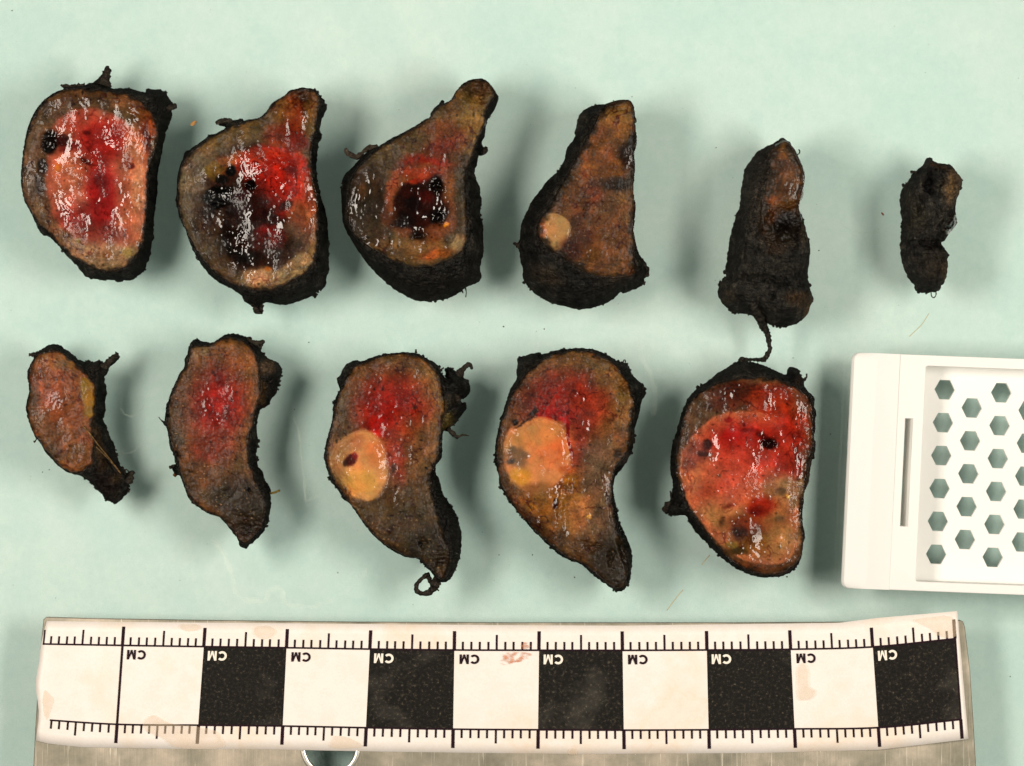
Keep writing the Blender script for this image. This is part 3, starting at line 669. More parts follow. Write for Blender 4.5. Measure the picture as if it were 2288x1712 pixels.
S.append(dict(crop=(320, 700, 2.7575), h=0.55, rag=0.9, granular=1.0, wet0=0.2,
  label='granular brown crescent slice with a red blush at its centre, lower row',
  out=[(320,150),(350,170),(410,180),(440,175),(480,140),(530,122),(590,130),(640,150),(680,175),(715,172),(740,175),(730,210),(720,230),(745,260),(780,285),(820,300),(845,335),(850,380),(830,430),(825,480),(790,520),(770,570),(720,590),(700,640),(695,720),(705,800),(690,880),(700,940),(735,980),(745,1030),(780,1080),(785,1150),(775,1250),(740,1350),(690,1405),(640,1440),(625,1455),(590,1440),(585,1390),(545,1340),(490,1280),(475,1255),(400,1240),(330,1190),(280,1150),(255,1070),(225,1000),(190,1000),(165,950),(200,935),(185,870),(165,840),(155,740),(140,700),(110,685),(130,660),(135,580),(160,510),(195,430),(225,360),(260,330),(245,290),(270,250),(280,190)],
  top=[(450,180),(530,145),(620,170),(700,240),(722,330),(732,430),(720,540),(690,640),(665,750),(655,850),(660,920),(690,1010),(740,1110),(770,1180),(740,1320),(650,1410),(600,1400),(510,1260),(400,1220),(300,1150),(260,1050),(220,900),(180,800),(160,700),(160,600),(190,490),(240,380),(290,300),(300,200),(400,200)],
  base=(108,76,50),
  paint=[(560,260,150,110,0,(128,84,44),.8,.5),(650,450,80,220,0,(146,92,44),.85,.5),(250,560,80,220,10,(98,78,60),.85,.5),(620,760,70,140,0,(128,92,58),.8,.5),(460,560,190,250,8,(150,62,42),.55,.7),(475,555,130,165,10,(168,34,34),.85,.8),(480,540,60,80,0,(184,60,56),.5,.6),(440,820,130,110,0,(138,56,38),.8,.5),(380,990,140,80,10,(112,70,42),.7,.5),(300,1060,60,90,-20,(96,66,42),.7,.5),(650,1200,170,190,0,(56,46,36),.95,.35),(500,1120,120,60,0,(62,52,38),.8,.5),(340,220,60,50,0,(142,114,86),.9,.4),(200,800,40,120,0,(86,68,52),.7,.5)],
  paint2=[(440,365,12,12,0,(70,14,14),.9,.4),(670,625,8,10,0,(60,12,12),.9,.4),(215,870,14,24,0,(20,16,14),.9,.4),(655,1080,14,20,-30,(12,10,10),1,.3),(480,400,60,24,80,(110,30,30),.6,.5)],
  wet=[(480,560,110,150,0,.7),(650,1200,160,160,0,.1)],
  relief=[(790,370,50,80,0,.10),(655,1080,14,20,-30,-.04),(640,1300,100,80,0,-.06)],
  inkpaint=[(775,330,50,50,20,(140,116,92),.9,.5),(740,500,30,80,0,(110,80,42),.8,.5),(800,440,34,50,0,(40,34,28),.8,.5)],
  strands=[([(640,165,.4),(690,185,.42),(725,182,.42),(742,172,.4)],[.03,.025,.03,.02]),([(700,185,.4),(722,215,.4),(735,180,.4)],.014),([(95,640,.15),(112,660,.2),(130,672,.25)],[.004,.006,.02]),([(165,950,.2),(200,945,.25),(235,960,.3)],[.02,.035,.05]),([(780,1110,.3),(810,1105,.25),(840,1092,.2)],[.015,.014,.014],'fibre',(140,120,60)),([(190,1005,.2),(205,985,.2)],[.02,.03],'fibre',(130,80,46))], crumbs=130))
NOD9 = [(165,790),(200,700),(270,640),(350,605),(430,620),(490,700),(515,800),(520,900),(490,980),(430,1035),(370,1030),(290,980),(220,900)]
S.append(dict(crop=(680, 740, 2.758), h=0.58, rag=0.8, granular=0.9, wet0=0.22,
  label='slice with an oval yellow nodule and a curled loop at its lower tip',
  out=[(190,300),(225,265),(235,230),(260,200),(310,175),(340,190),(400,165),(480,145),(590,125),(690,135),(740,160),(800,190),(840,225),(838,250),(862,280),(875,290),(865,240),(890,215),(930,250),(960,262),(990,290),(1015,310),(1025,370),(1000,410),(960,420),(975,448),(1000,450),(1000,480),(960,530),(940,560),(905,590),(880,605),(850,620),(845,700),(850,760),(835,800),(805,830),(805,880),(830,910),(850,1000),(890,1060),(930,1120),(955,1190),(970,1250),(965,1380),(940,1450),(905,1530),(860,1555),(820,1550),(790,1500),(740,1450),(700,1400),(630,1400),(560,1370),(490,1320),(420,1260),(370,1190),(320,1120),(280,1060),(235,1040),(220,1000),(150,920),(145,880),(125,820),(115,770),(130,690),(155,600),(175,530),(172,450),(205,380),(215,350)],
  top=[(340,200),(480,155),(590,138),(700,150),(790,205),(840,290),(860,380),(870,480),(850,560),(835,700),(825,780),(780,860),(775,950),(800,1050),(830,1150),(860,1250),(900,1350),(890,1450),(850,1530),(800,1480),(730,1400),(630,1380),(500,1310),(400,1220),(320,1100),(240,1000),(170,880),(135,780),(150,680),(180,570),(190,460),(230,380),(260,290),(300,230)],
  base=(108,76,48),
  paint=[(580,200,220,60,0,(112,82,54),.8,.5),(780,420,100,220,0,(148,106,58),.85,.5),(280,480,110,120,0,(98,76,54),.85,.5),(420,300,120,80,0,(112,76,48),.7,.5),(540,460,210,190,0,(164,50,34),.85,.55),(540,480,170,130,0,(160,36,28),.85,.8),(500,590,110,70,-10,(184,24,20),.9,.6),(640,640,120,140,0,(140,74,46),.7,.5),(760,700,90,120,0,(130,92,60),.8,.5),(560,760,60,190,-8,(176,70,56),.8,.5),(540,960,60,120,0,(120,80,66),.8,.5),(180,780,50,200,0,(88,64,44),.8,.5),
    (620,1180,260,200,30,(78,62,44),.9,.5),(460,1100,140,60,20,(96,74,50),.7,.5),(780,1350,150,170,20,(54,46,36),.9,.5),(760,1050,60,130,0,(84,70,52),.7,.5)],
  zones=[(NOD9,(222,158,104),1,18)],
  paint2=[(215,790,60,130,0,(168,124,84),.8,.5),(370,720,110,90,0,(208,146,94),.7,.5),(450,740,60,80,0,(226,128,76),.6,.5),(350,930,100,80,0,(232,172,92),.85,.5),(390,1010,70,26,0,(214,168,108),.7,.5),(300,690,70,40,-20,(176,122,84),.7,.5),(290,790,34,40,25,(76,24,20),.95,.3),(315,765,16,24,0,(140,24,24),.9,.5),(260,810,14,18,0,(60,40,36),.8,.5),(752,842,10,9,0,(24,16,14),1,.3),(712,1310,26,16,30,(20,16,14),.9,.4),(680,470,16,12,0,(60,40,30),.7,.5),(835,560,12,30,0,(80,30,20),.8,.5),(550,840,14,26,0,(50,40,40),.7,.5)],
  parts=[('yellow_nodule',NOD9,.03)],
  wet=[(560,560,180,260,0,.85),(540,900,60,200,0,.85),(350,830,150,190,0,.6),(580,350,200,120,0,.5)],
  relief=[(930,310,60,70,0,.12),(960,490,40,40,0,.08),(740,1300,30,40,-30,-.05),(260,240,50,50,0,.06),(880,1100,40,120,-20,.0),(860,1440,60,80,0,-.08)],
  inkpaint=[(880,560,36,60,20,(136,116,60),.9,.5),(900,420,40,40,0,(92,82,66),.7,.5),(860,480,20,60,0,(130,104,56),.7,.5),(900,1060,60,160,-20,(40,38,34),.8,.5)],
  strands=[([(960,262,.4),(980,235,.45),(1000,212,.45),(1022,210,.44),(1034,232,.4)],[.05,.035,.03,.025,.015]),([(860,225,.5),(840,238,.5),(828,225,.5)],.010),([(690,138,.6),(686,112,.6)],[.014,.012]),([(880,600,.4),(915,630,.35),(940,652,.32),(975,640,.3),(1015,645,.28)],[.03,.025,.025,.012,.004]),([(755,1500,.3),(720,1530,.3),(692,1560,.3),(695,1600,.28),(730,1615,.25),(775,1605,.25),(805,1570,.28),(815,1540,.35)],[.03,.022,.024,.03,.03,.035,.05,.06]),([(755,1495,.3),(770,1530,.28),(790,1570,.28)],[.03,.03,.03]),([(800,1575,.28),(830,1600,.25)],[.02,.006]),([(960,430,.4),(930,400,.4),(900,330,.45)],[.03,.05,.06])], crumbs=120))
NOD10 = [(230,610),(340,550),(450,520),(540,560),(600,640),(630,740),(610,850),(540,930),(430,1000),(340,985),(260,925),(212,830),(205,720)]
S.append(dict(crop=(1050, 740, 2.758), h=0.58, rag=0.8, granular=0.7, wet0=0.3,
  label='slice with a large pale orange nodule, grey smudge and tapering black tail',
  out=[(290,190),(300,150),(330,155),(380,140),(435,125),(445,145),(520,118),(620,105),(720,103),(800,120),(870,155),(920,190),(960,195),(990,225),(1000,270),(1040,305),(1075,330),(1085,380),(1060,430),(1045,520),(1025,570),(1015,650),(1010,720),(980,790),(940,850),(905,885),(890,920),(885,1000),(905,1080),(915,1170),(950,1230),(980,1310),(1005,1370),(1000,1480),(985,1560),(950,1600),(910,1615),(860,1580),(790,1530),(740,1490),(690,1440),(620,1420),(560,1390),(500,1340),(440,1280),(380,1220),(310,1140),(240,1050),(200,980),(178,950),(180,900),(155,820),(152,740),(165,640),(190,540),(215,460),(240,380),(255,340),(285,310),(290,250)],
  top=[(440,180),(520,140),(640,120),(760,130),(860,180),(930,250),(980,340),(1010,420),(1000,520),(970,620),(980,700),(940,780),(880,850),(870,920),(870,1050),(890,1180),(930,1300),(970,1400),(965,1540),(900,1590),(800,1510),(700,1425),(600,1390),(480,1300),(370,1190),(270,1080),(205,970),(175,880),(165,760),(175,640),(210,520),(245,420),(285,340),(350,260)],
  base=(108,74,46),
  paint=[(620,190,220,60,0,(116,84,54),.8,.5),(870,360,110,180,-20,(136,98,52),.85,.5),(320,400,110,90,0,(84,60,38),.85,.5),(560,330,170,100,0,(136,60,40),.7,.5),(550,440,210,140,-10,(150,40,30),.85,.8),(540,510,120,44,5,(172,22,22),.95,.6),(740,500,130,160,0,(158,62,46),.85,.5),(880,620,100,140,0,(140,92,54),.8,.5),(660,680,60,160,0,(150,60,50),.8,.5),(960,480,50,90,0,(150,112,66),.7,.5),(800,850,110,200,0,(120,94,80),.85,.5),(200,1000,50,200,-15,(76,54,38),.8,.5),(700,1120,140,130,0,(182,124,84),.85,.5),(610,980,80,100,0,(176,112,60),.8,.6),(460,1080,160,130,20,(158,104,48),.9,.5),(600,920,90,60,0,(150,84,44),.8,.5),(820,1130,90,140,0,(100,80,64),.8,.5),(640,1320,180,60,20,(92,66,44),.85,.5),(880,1420,130,170,-20,(50,44,36),.95,.35),(400,1180,140,40,42,(64,40,26),.85,.5)],
  zones=[(NOD10,(222,148,96),1,16)],
  paint2=[(520,700,110,140,0,(228,128,76),.85,.5),(430,640,120,70,-20,(214,150,92),.7,.5),(280,690,60,60,0,(196,142,88),.7,.5),(280,770,66,56,0,(124,98,80),.85,.5),(250,795,26,16,-20,(60,56,56),.8,.7),(262,722,18,18,0,(104,92,84),.5,.7),(340,760,30,18,0,(100,86,78),.4,.7),(320,820,40,20,-20,(116,88,72),.4,.7),(310,895,66,48,0,(222,158,66),.9,.5),(420,970,110,40,0,(150,104,66),.8,.5),(525,1060,16,30,0,(50,12,8),.95,.4),(430,1050,50,20,0,(74,44,16),.8,.5),(420,1090,60,50,0,(140,92,30),.7,.5),(620,930,40,40,0,(176,120,30),.8,.5),(735,1140,14,10,0,(220,160,40),.9,.4),(600,600,10,60,-8,(150,12,16),.9,.5),(620,720,10,60,-8,(140,14,18),.9,.5),(560,540,60,14,30,(170,16,20),.9,.5),(590,850,50,30,0,(176,90,46),.7,.5),(390,500,36,18,-40,(28,18,16),.9,.4),(275,560,18,20,0,(24,16,14),.9,.4),(340,560,70,8,-30,(40,22,16),.8,.5),(990,500,16,30,0,(40,34,28),.8,.5),(910,750,24,30,0,(44,34,30),.8,.5)],
  parts=[('pale_orange_nodule',NOD10,.03)],
  wet=[(740,500,140,180,0,.95),(620,1030,150,210,0,1.0),(450,1080,130,90,20,.8),(450,750,200,200,0,.7),(800,850,80,180,0,.65),(450,1200,120,50,40,.7)],
  relief=[(570,1050,36,150,8,.03),(960,330,50,60,0,.08),(870,1400,24,60,0,-.07),(760,1330,60,30,0,-.05),(940,1330,26,90,-10,-.06),(340,200,60,50,0,.08)],
  inkpaint=[(360,230,70,60,-40,(66,62,54),.7,.5),(960,780,40,40,-30,(110,98,92),.7,.5),(980,640,30,60,0,(90,74,56),.7,.5),(960,1560,40,30,0,(84,72,56),.6,.5)],
  strands=[([(945,195,.55),(950,178,.55),(958,180,.55),(955,198,.55)],.006),([(178,960,.2),(192,965,.25)],[.01,.02])], crumbs=130))
S.append(dict(crop=(1450, 740, 2.758), h=0.62, rag=0.9, granular=0.4, wet0=0.5,
  label='broad red and tan slice in the lower row, nearest the white cassette',
  out=[(570,178),(610,185),(700,205),(770,235),(850,275),(860,225),(900,218),(930,240),(940,270),(955,285),(960,320),(970,350),(1000,385),(1030,410),(1020,460),(1040,490),(1025,560),(1030,610),(1015,650),(1035,690),(1025,740),(1025,790),(1005,790),(1000,860),(980,960),(950,985),(960,1040),(945,1110),(945,1180),(970,1260),(945,1310),(945,1380),(920,1450),(870,1495),(800,1520),(700,1525),(620,1505),(530,1465),(450,1400),(380,1330),(330,1280),(280,1230),(240,1150),(215,1135),(150,1145),(95,1110),(105,1075),(135,1040),(150,980),(150,930),(135,870),(135,790),(150,700),(165,640),(190,560),(215,470),(250,400),(300,350),(370,305),(440,250),(520,205)],
  top=[(500,300),(600,285),(700,285),(790,305),(870,325),(930,365),(985,430),(1000,520),(1000,640),(990,750),(960,850),(950,960),(930,1050),(925,1180),(940,1270),(930,1380),(860,1460),(780,1490),(680,1490),(580,1460),(480,1390),(400,1310),(330,1220),(260,1120),(210,1020),(180,950),(160,860),(160,760),(180,660),(205,540),(240,440),(320,370),(420,320)],
  base=(104,72,52),
  paint=[(300,480,110,130,20,(96,70,50),.85,.5),(540,370,170,60,0,(80,36,24),.9,.5),(480,440,120,50,-10,(96,40,28),.7,.5),(780,460,170,130,10,(170,56,28),.95,.4),(930,470,60,130,0,(128,78,58),.85,.5),(940,650,50,130,0,(140,62,30),.85,.5),(900,600,60,120,0,(160,48,22),.8,.5),
   (430,620,90,70,-30,(180,90,68),.8,.5),(600,680,220,110,0,(200,44,38),.9,.5),(800,640,110,100,0,(186,52,34),.85,.5),(570,870,200,150,0,(214,72,58),.9,.5),(560,980,110,90,0,(224,96,72),.8,.5),(840,820,90,90,0,(164,36,24),.85,.5),(260,950,60,130,0,(190,128,98),.8,.5),(340,1010,90,90,0,(190,98,70),.7,.5),(700,780,120,60,0,(200,60,54),.6,.5),(820,960,120,80,0,(158,116,78),.9,.5),(680,1080,90,60,-20,(172,36,22),.9,.5),(430,1120,110,70,20,(160,120,72),.85,.5),(780,1280,150,120,0,(166,120,72),.8,.5),(740,1340,80,60,0,(180,136,92),.7,.5),(650,1440,260,36,0,(90,50,30),.85,.5),(950,1150,36,260,0,(120,90,70),.85,.5),(880,1400,50,70,-30,(96,64,46),.8,.5)],
  zones=[([(190,760),(240,660),(330,570),(430,510),(560,488),(680,500),(780,560),(850,650),(890,780),(900,900),(915,1050),(900,1200),(905,1320),(840,1420),(700,1440),(560,1400),(450,1330),(350,1220),(270,1110),(215,1000),(180,880)],(196,116,84),.95,9)], zfine=.7,
  paint2=[(600,560,170,60,0,(204,108,74),.8,.5),(440,620,90,70,-30,(190,100,74),.8,.5),(600,680,240,130,0,(188,42,34),.9,.6),(800,650,90,100,0,(176,52,36),.8,.5),(570,870,200,140,0,(204,84,66),.9,.6),(560,980,110,100,0,(218,104,80),.8,.5),(840,820,80,90,0,(150,40,28),.8,.5),(700,780,130,50,0,(184,60,50),.6,.5),(820,970,110,80,0,(164,124,90),.85,.5),(720,1200,180,210,0,(160,108,66),.8,.6),(600,1290,150,80,0,(140,92,50),.7,.6),(680,1080,90,60,-20,(160,40,24),.85,.5),(440,1150,110,70,20,(172,126,82),.85,.5),(780,1300,120,90,0,(182,134,90),.7,.5),
   (730,690,50,34,10,(34,10,10),.95,.4),(685,640,40,20,30,(90,16,16),.8,.5),(350,700,36,30,-30,(44,22,22),.95,.4),(280,750,80,70,-20,(130,62,58),.7,.5),(330,750,40,20,0,(60,34,34),.8,.5),(240,820,36,40,0,(110,56,50),.7,.5),(600,610,60,14,0,(120,18,18),.7,.5),(480,545,26,16,0,(160,24,20),.8,.5),(570,575,10,12,0,(120,14,14),.8,.5),(500,640,60,30,0,(176,26,28),.6,.5),(350,990,60,50,0,(176,60,42),.5,.8),(480,1070,34,14,-30,(110,30,22),.6,.8),(590,1200,120,60,10,(92,34,22),.75,.7),(550,1245,46,38,0,(46,22,18),.85,.7),(625,1270,36,28,0,(56,30,20),.75,.7),(600,1170,80,40,0,(140,60,26),.8,.5),(650,1105,46,28,0,(110,24,14),.8,.5),(435,1175,18,34,15,(70,44,28),.7,.8),(530,1345,60,26,0,(56,44,18),.85,.5),(500,1310,40,18,0,(130,110,40),.7,.5),(640,1300,80,60,0,(124,80,32),.7,.5),(850,1018,15,11,0,(236,200,60),1,.4),(800,985,40,24,0,(110,84,64),.7,.5),(880,1040,30,50,0,(140,116,84),.5,.5),(790,1150,30,24,0,(120,96,74),.6,.5),(420,890,16,12,0,(130,76,60),.8,.5)],
  wet=[(600,800,400,560,0,.85),(300,480,100,110,0,.3),(500,1000,130,100,0,.6)],
  relief=[(730,690,44,30,10,-.07),(590,640,130,90,0,-.02),(560,950,130,130,0,.04),(900,250,40,30,0,.08),(660,510,180,16,5,-.015),(130,1090,50,40,0,.10)],
  inkpaint=[(600,235,150,36,0,(58,56,50),.8,.5),(985,700,26,200,0,(70,58,46),.7,.5),(960,900,30,80,0,(110,88,72),.8,.5),(920,300,30,30,0,(70,52,30),.7,.5)],
  strands=[([(955,300,.4),(970,285,.42),(972,262,.42)],[.02,.012,.008]),([(140,1040,.3),(135,1000,.3),(130,985,.28)],[.02,.012,.006]),([(850,1510,.2),(852,1518,.2)],.01),([(95,1105,.25),(130,1080,.3),(190,1070,.35)],[.04,.07,.06])], crumbs=130))

for i, sp in enumerate(S):
    if 'after' in sp: sp['paint2'] = sp['paint2'] + sp['after']; 
    # paint2 is laid over the zones
    tissue_slice(sp, i)

# ------------------------------------------------------------------ ruler with paper label
def lerp_table(tab, u):
    us = [t[0] for t in tab]
    return (np.interp(u, us, [t[1] for t in tab]), np.interp(u, us, [t[2] for t in tab]))
def spline_fit(tab):
    us = np.array([t[0] for t in tab]); xs = np.array([t[1] for t in tab]); ys = np.array([t[2] for t in tab])
    return us, xs, ys
def cubic(tab, u):
    us, xs, ys = spline_fit(tab)
    def ev(vals):
        m = np.gradient(vals, us)
        i = int(np.clip(np.searchsorted(us, u) - 1, 0, len(us) - 2))
        h = us[i + 1] - us[i]; t = (u - us[i]) / h
        return ((2*t**3-3*t**2+1)*vals[i] + (t**3-2*t**2+t)*h*m[i] + (-2*t**3+3*t**2)*vals[i+1] + (t**3-t**2)*h*m[i+1])
    return ev(xs), ev(ys)
TOPL = [(0,95.3,1439),(1,273.5,1442.2),(2,455.5,1444.9),(3,640,1447.4),(4,826.5,1450.4),(5,1015,1452.5),(6,1204.6,1453),(7,1390.9,1453.3),(8,1579.4,1452.5),(9,1766.7,1450.9),(10,1950.3,1445.5),(11,2134.2,1427.3)]
BOTL = [(0,78.5,1607),(1,261.3,1618.5),(2,443,1620.4),(3,631.5,1622.4),(4,817.8,1626.1),(5,1012.3,1629.4),(6,1202.4,1630.7),(7,1393.6,1631.6),(8,1583.5,1630.7),(9,1775.3,1628.8),(10,1962.5,1625.9),(11,2147,1607.7)]
ZR = 0.11                 # top of the metal
def lift(u):              # the label's right end peels up a little, the left corner too
    return 0.006 + 0.09 * float(sstep(9.4, 11.2, np.array(u))) + 0.02 * float(sstep(0.5, 0.0, np.array(u))) + 0.004 * math.sin(u * 2.1)
def LP(u, v, dz=0.0):
    """label coordinates (cm along, 0..1 between the two rules) -> world"""
    tx, ty = cubic(TOPL, u); bx, by = cubic(BOTL, u)
    z = ZR + lift(u) + dz
    return W(tx + (bx - tx) * v, ty + (by - ty) * v, z)
ruler = empty('ruler', W(1140, 1540, 0))
tag(ruler, 'worn metal ruler with a stained paper scale of black and white centimetre squares', 'ruler')
rl = ruler.location
def loc_(pts): return [tuple(Vector(p) - rl) for p in pts]

def paper_material():
    m, nt, b = newmat('stained_paper')
    vec = objcoord(nt)
    n1 = noise(nt, vec, 0.75, 5, 0.6); n2 = noise(nt, vec, 5, 4, 0.6); n3 = noise(nt, vec, 40, 3, 0.6)
    c = mix_color(nt, 'MIX', ramp(nt, n1, [(0.52, (0, 0, 0)), (0.62, (.35, .35, .35)), (0.635, (.5, .5, .5)), (0.65, (.3, .3, .3)), (0.8, (.4, .4, .4))]), (0.80, 0.745, 0.70), (0.78, 0.60, 0.43))
    c = mix_color(nt, 'MULTIPLY', 0.5, c, ramp(nt, n2, [(0.3, (0.92, 0.9, 0.86)), (0.6, (1, 1, 1))]))
    c = mix_color(nt, 'MULTIPLY', 0.6, c, ramp(nt, n3, [(0.3, (0.94, 0.93, 0.9)), (0.6, (1, 1, 1))]))
    nt.links.new(c, b.inputs['Base Color'])
    b.inputs['Roughness'].default_value = 0.45
    nt.links.new(bump(nt, n3, 0.15, 0.005), b.inputs['Normal'])
    return m
M_PAPER = paper_material()
def print_material():
    m, nt, b = newmat('black_print')
    vec = objcoord(nt)
    n1 = noise(nt, vec, 26, 5, 0.75); n2 = noise(nt, vec, 1.6, 4, 0.6)
    c = ramp(nt, n1, [(0.40, (0.006, 0.006, 0.005)), (0.56, (0.012, 0.010, 0.008)), (0.64, (0.05, 0.042, 0.03)), (0.78, (0.2, 0.17, 0.12))])
    c = mix_color(nt, 'ADD', maprange(nt, n2, 0.55, 0.75, 0, 1), c, (0.03, 0.027, 0.022))
    nt.links.new(c, b.inputs['Base Color'])
    b.inputs['Roughness'].default_value = 0.55
    b.inputs['Specular IOR Level'].default_value = 0.08
    return m
M_PRINT = print_material()
M_LINE = simple('black_line_print', (0.016, 0.006, 0.010), 0.6, 0, 0.06)
M_WHITEPRINT = simple('white_print', (0.80, 0.74, 0.64), 0.5)

# paper label: rows along v beyond both rules
def label_mesh():
    vs = []; fs = []
    U = np.linspace(-0.03, 11.10, 150)
    # distances of the label edge above / below the rules, in fraction of the rule spacing
    tops = [(-.03,100,1388),(2,455,1391.5),(3.1,660,1393),(5.5,1100,1397),(7,1400,1398),(8.6,1688,1394.5),(9.6,1878,1392),(10.1,1975.5,1380.5),(11.1,2139,1365)]
    bots = [(-.03,88,1655),(.2,109,1662),(.6,195,1670),(2,467,1674),(2.8,600,1674.5),(4.3,871,1680),(6.5,1300,1685),(8.6,1688,1682.5),(10,1959,1675.5),(11.1,2162,1651)]
    for u in U:
        tx, ty = cubic(TOPL, min(u, 11)); bx, by = cubic(BOTL, min(u, 11))
        if u > 11: tx += (u - 11) * 100; bx += (u - 11) * 130
        if u < 0: pass
        _, te = lerp_table(tops, u); _, be = lerp_table(bots, u)
        H = by - ty
        v0 = -(ty - te) / H; v1 = 1 + (be - by) / H
        left = 0.0
        for j in range(13):
            v = v0 + (v1 - v0) * j / 12
            px = tx + (bx - tx) * v; py = ty + (by - ty) * v
            if u < 0.2:   # the worn left edge
                k_ = (0.2 - u) / 0.23
                px += k_ * (14 * float(sstep(0.45, 1.15, np.array(v))) + 10 * float(sstep(0.1, -0.3, np.array(v))) + 2.0 * math.sin(v * 9))
            vs.append(W(px, py, ZR + lift(u)))
    n = 13
    for i in range(len(U) - 1):
        for j in range(n - 1):
            fs.append((i * n + j, i * n + j + 1, (i + 1) * n + j + 1, (i + 1) * n + j))
    m0 = len(vs)
    # underside so that the paper has thickness
    vs += [(x, y, z - 0.006) for x, y, z in vs]
    fs += [tuple(reversed([q + m0 for q in f])) for f in fs[:]]
    nu = len(U)
    for i in range(nu - 1):
        a = i * n; b = (i + 1) * n
        fs.append((a, b, b + m0, a + m0)); a += n - 1; b += n - 1
        fs.append((b, a, a + m0, b + m0))
    for j in range(n - 1):
        fs.append((j + 1, j, j + m0, j + 1 + m0))
        a = (nu - 1) * n + j
        fs.append((a, a + 1, a + 1 + m0, a + m0))
    return vs, fs
v, f = label_mesh()
mesh_obj('paper_label', loc_(v), f, M_PAPER, ruler)
DZ = 0.0045
def strip(name, quads_uv, mat, dz, seg=1):
    """flat print: list of (u0,v0,u1,v1 ...) quads given as four (u,v) corners, subdivided along u"""
    vs = []; fs = []
    for q in quads_uv:
        (a, b, c, d) = q
        for i in range(seg):
            t0 = i / seg; t1 = (i + 1) / seg
            def L(p, q_, t): return (p[0] + (q_[0] - p[0]) * t, p[1] + (q_[1] - p[1]) * t)
            k0 = len(vs)
            for p in (L(a, d, t0), L(b, c, t0), L(b, c, t1), L(a, d, t1)):
                vs.append(LP(p[0], p[1], dz))
            fs.append((k0, k0 + 1, k0 + 2, k0 + 3))
    return mesh_obj(name, loc_(vs), fs, mat, ruler, smooth=False)
for k_ in (2, 4, 6, 8, 10):
    strip('black_square', [((k_, 0), (k_, 1), (k_ + 1, 1), (k_ + 1, 0))], M_PRINT, DZ, 12)
hw = 0.0125
lines = []
rn = random.Random(3)
def vline(u, v0, v1, w=hw):
    e = rn.uniform(-.003, .003)
    lines.append(((u - w / 1 + e, v0), (u - w + e, v1), (u + w + e, v1), (u + w + e, v0)))
px_v = 1 / 176.0
for k_ in range(0, 12):
    w_ = 0.019 if 0 < k_ else 0.010
    if k_ == 0:
        vline(0.012, -33 * px_v, 0.012, 0.009)
    else:
        vline(k_, -42 * px_v, 0.0, w_); vline(k_, 1.0, 1 + 42 * px_v, w_)
    if k_ in (1, 11): vline(k_, 0.0, 1.0, 0.014 if k_ == 1 else .01)
    if k_ == 11: break
    for j in range(1, 10):
        L_ = 34 if j == 5 else 18.5
        vline(k_ + j / 10, -L_ * px_v, 0.0, 0.0115)
        if k_ == 0 and j < 2: continue
        L_ = 31 if j == 5 else 19.5
        vline(k_ + j / 10, 1.0, 1 + L_ * px_v, 0.0115)
strip('graduation_marks', lines, M_LINE, DZ * 2)['kind'] = 'stuff'
strip('rule_line', [((0.0, -0.011), (0.0, 0.011), (11, 0.011), (11, -0.011))], M_LINE, DZ * 3, 110)
strip('rule_line', [((0.18, 0.989), (0.18, 1.011), (11, 1.011), (11, 0.989))], M_LINE, DZ * 3, 110)

def glyph_quads():
    """C and M in a 0..1 box, as quads; then turned upside down on the label"""
    Q = []
    # C
    n = 16; r1, r0 = 0.5, 0.27
    for i in range(n):
        a0 = R(42 + (318 - 42) * i / n); a1 = R(42 + (318 - 42) * (i + 1) / n)
        Q.append(('C', [(0.5 + r0 * math.cos(a0) * 0.98, 0.5 + r0 * math.sin(a0)), (0.5 + r1 * math.cos(a0) * .98, 0.5 + r1 * math.sin(a0)),
                        (0.5 + r1 * math.cos(a1) * .98, 0.5 + r1 * math.sin(a1)), (0.5 + r0 * math.cos(a1) * .98, 0.5 + r0 * math.sin(a1))]))
    s_ = 0.24
    Q.append(('M', [(0, 0), (s_, 0), (s_, 1), (0, 1)])); Q.append(('M', [(1 - s_, 0), (1, 0), (1, 1), (1 - s_, 1)]))
    Q.append(('M', [(s_, 1), (s_, 0.62), (0.5 - .1, 0.0), (0.5, 0.33)])); Q.append(('M', [(1 - s_, 1), (0.5, 0.33), (0.6, 0.0), (1 - s_, 0.62)]))
    Q.append(('M', [(0.4, 0), (0.6, 0), (0.5, 0.33), (0.5, 0.33)]))
    return Q
GQ = glyph_quads()
for k_ in range(1, 11):
    vs = []; fs = []
    u0 = k_ + 0.055 + (0.01 if k_ % 2 else 0); v0 = 0.055
    gw, gh = 0.105, 0.122
    for ch, q in GQ:
        base_u = u0 + (0.113 if ch == 'C' else 0.0); gw = 0.12 if ch == 'C' else 0.108
        kk = len(vs)
        for (gx_, gy_) in q:
            # rotated by half a turn: x and y both flipped
            gx2 = 1 - gx_; gy2 = gy_          # v grows downwards, so the y flip is already there
            vs.append(LP(base_u + gx2 * gw, v0 + gy2 * gh, DZ * 2.5))
        fs.append((kk, kk + 1, kk + 2, kk + 3))
    mesh_obj('lettering', loc_(vs), fs, M_LINE if k_ % 2 else M_WHITEPRINT, ruler, smooth=False)

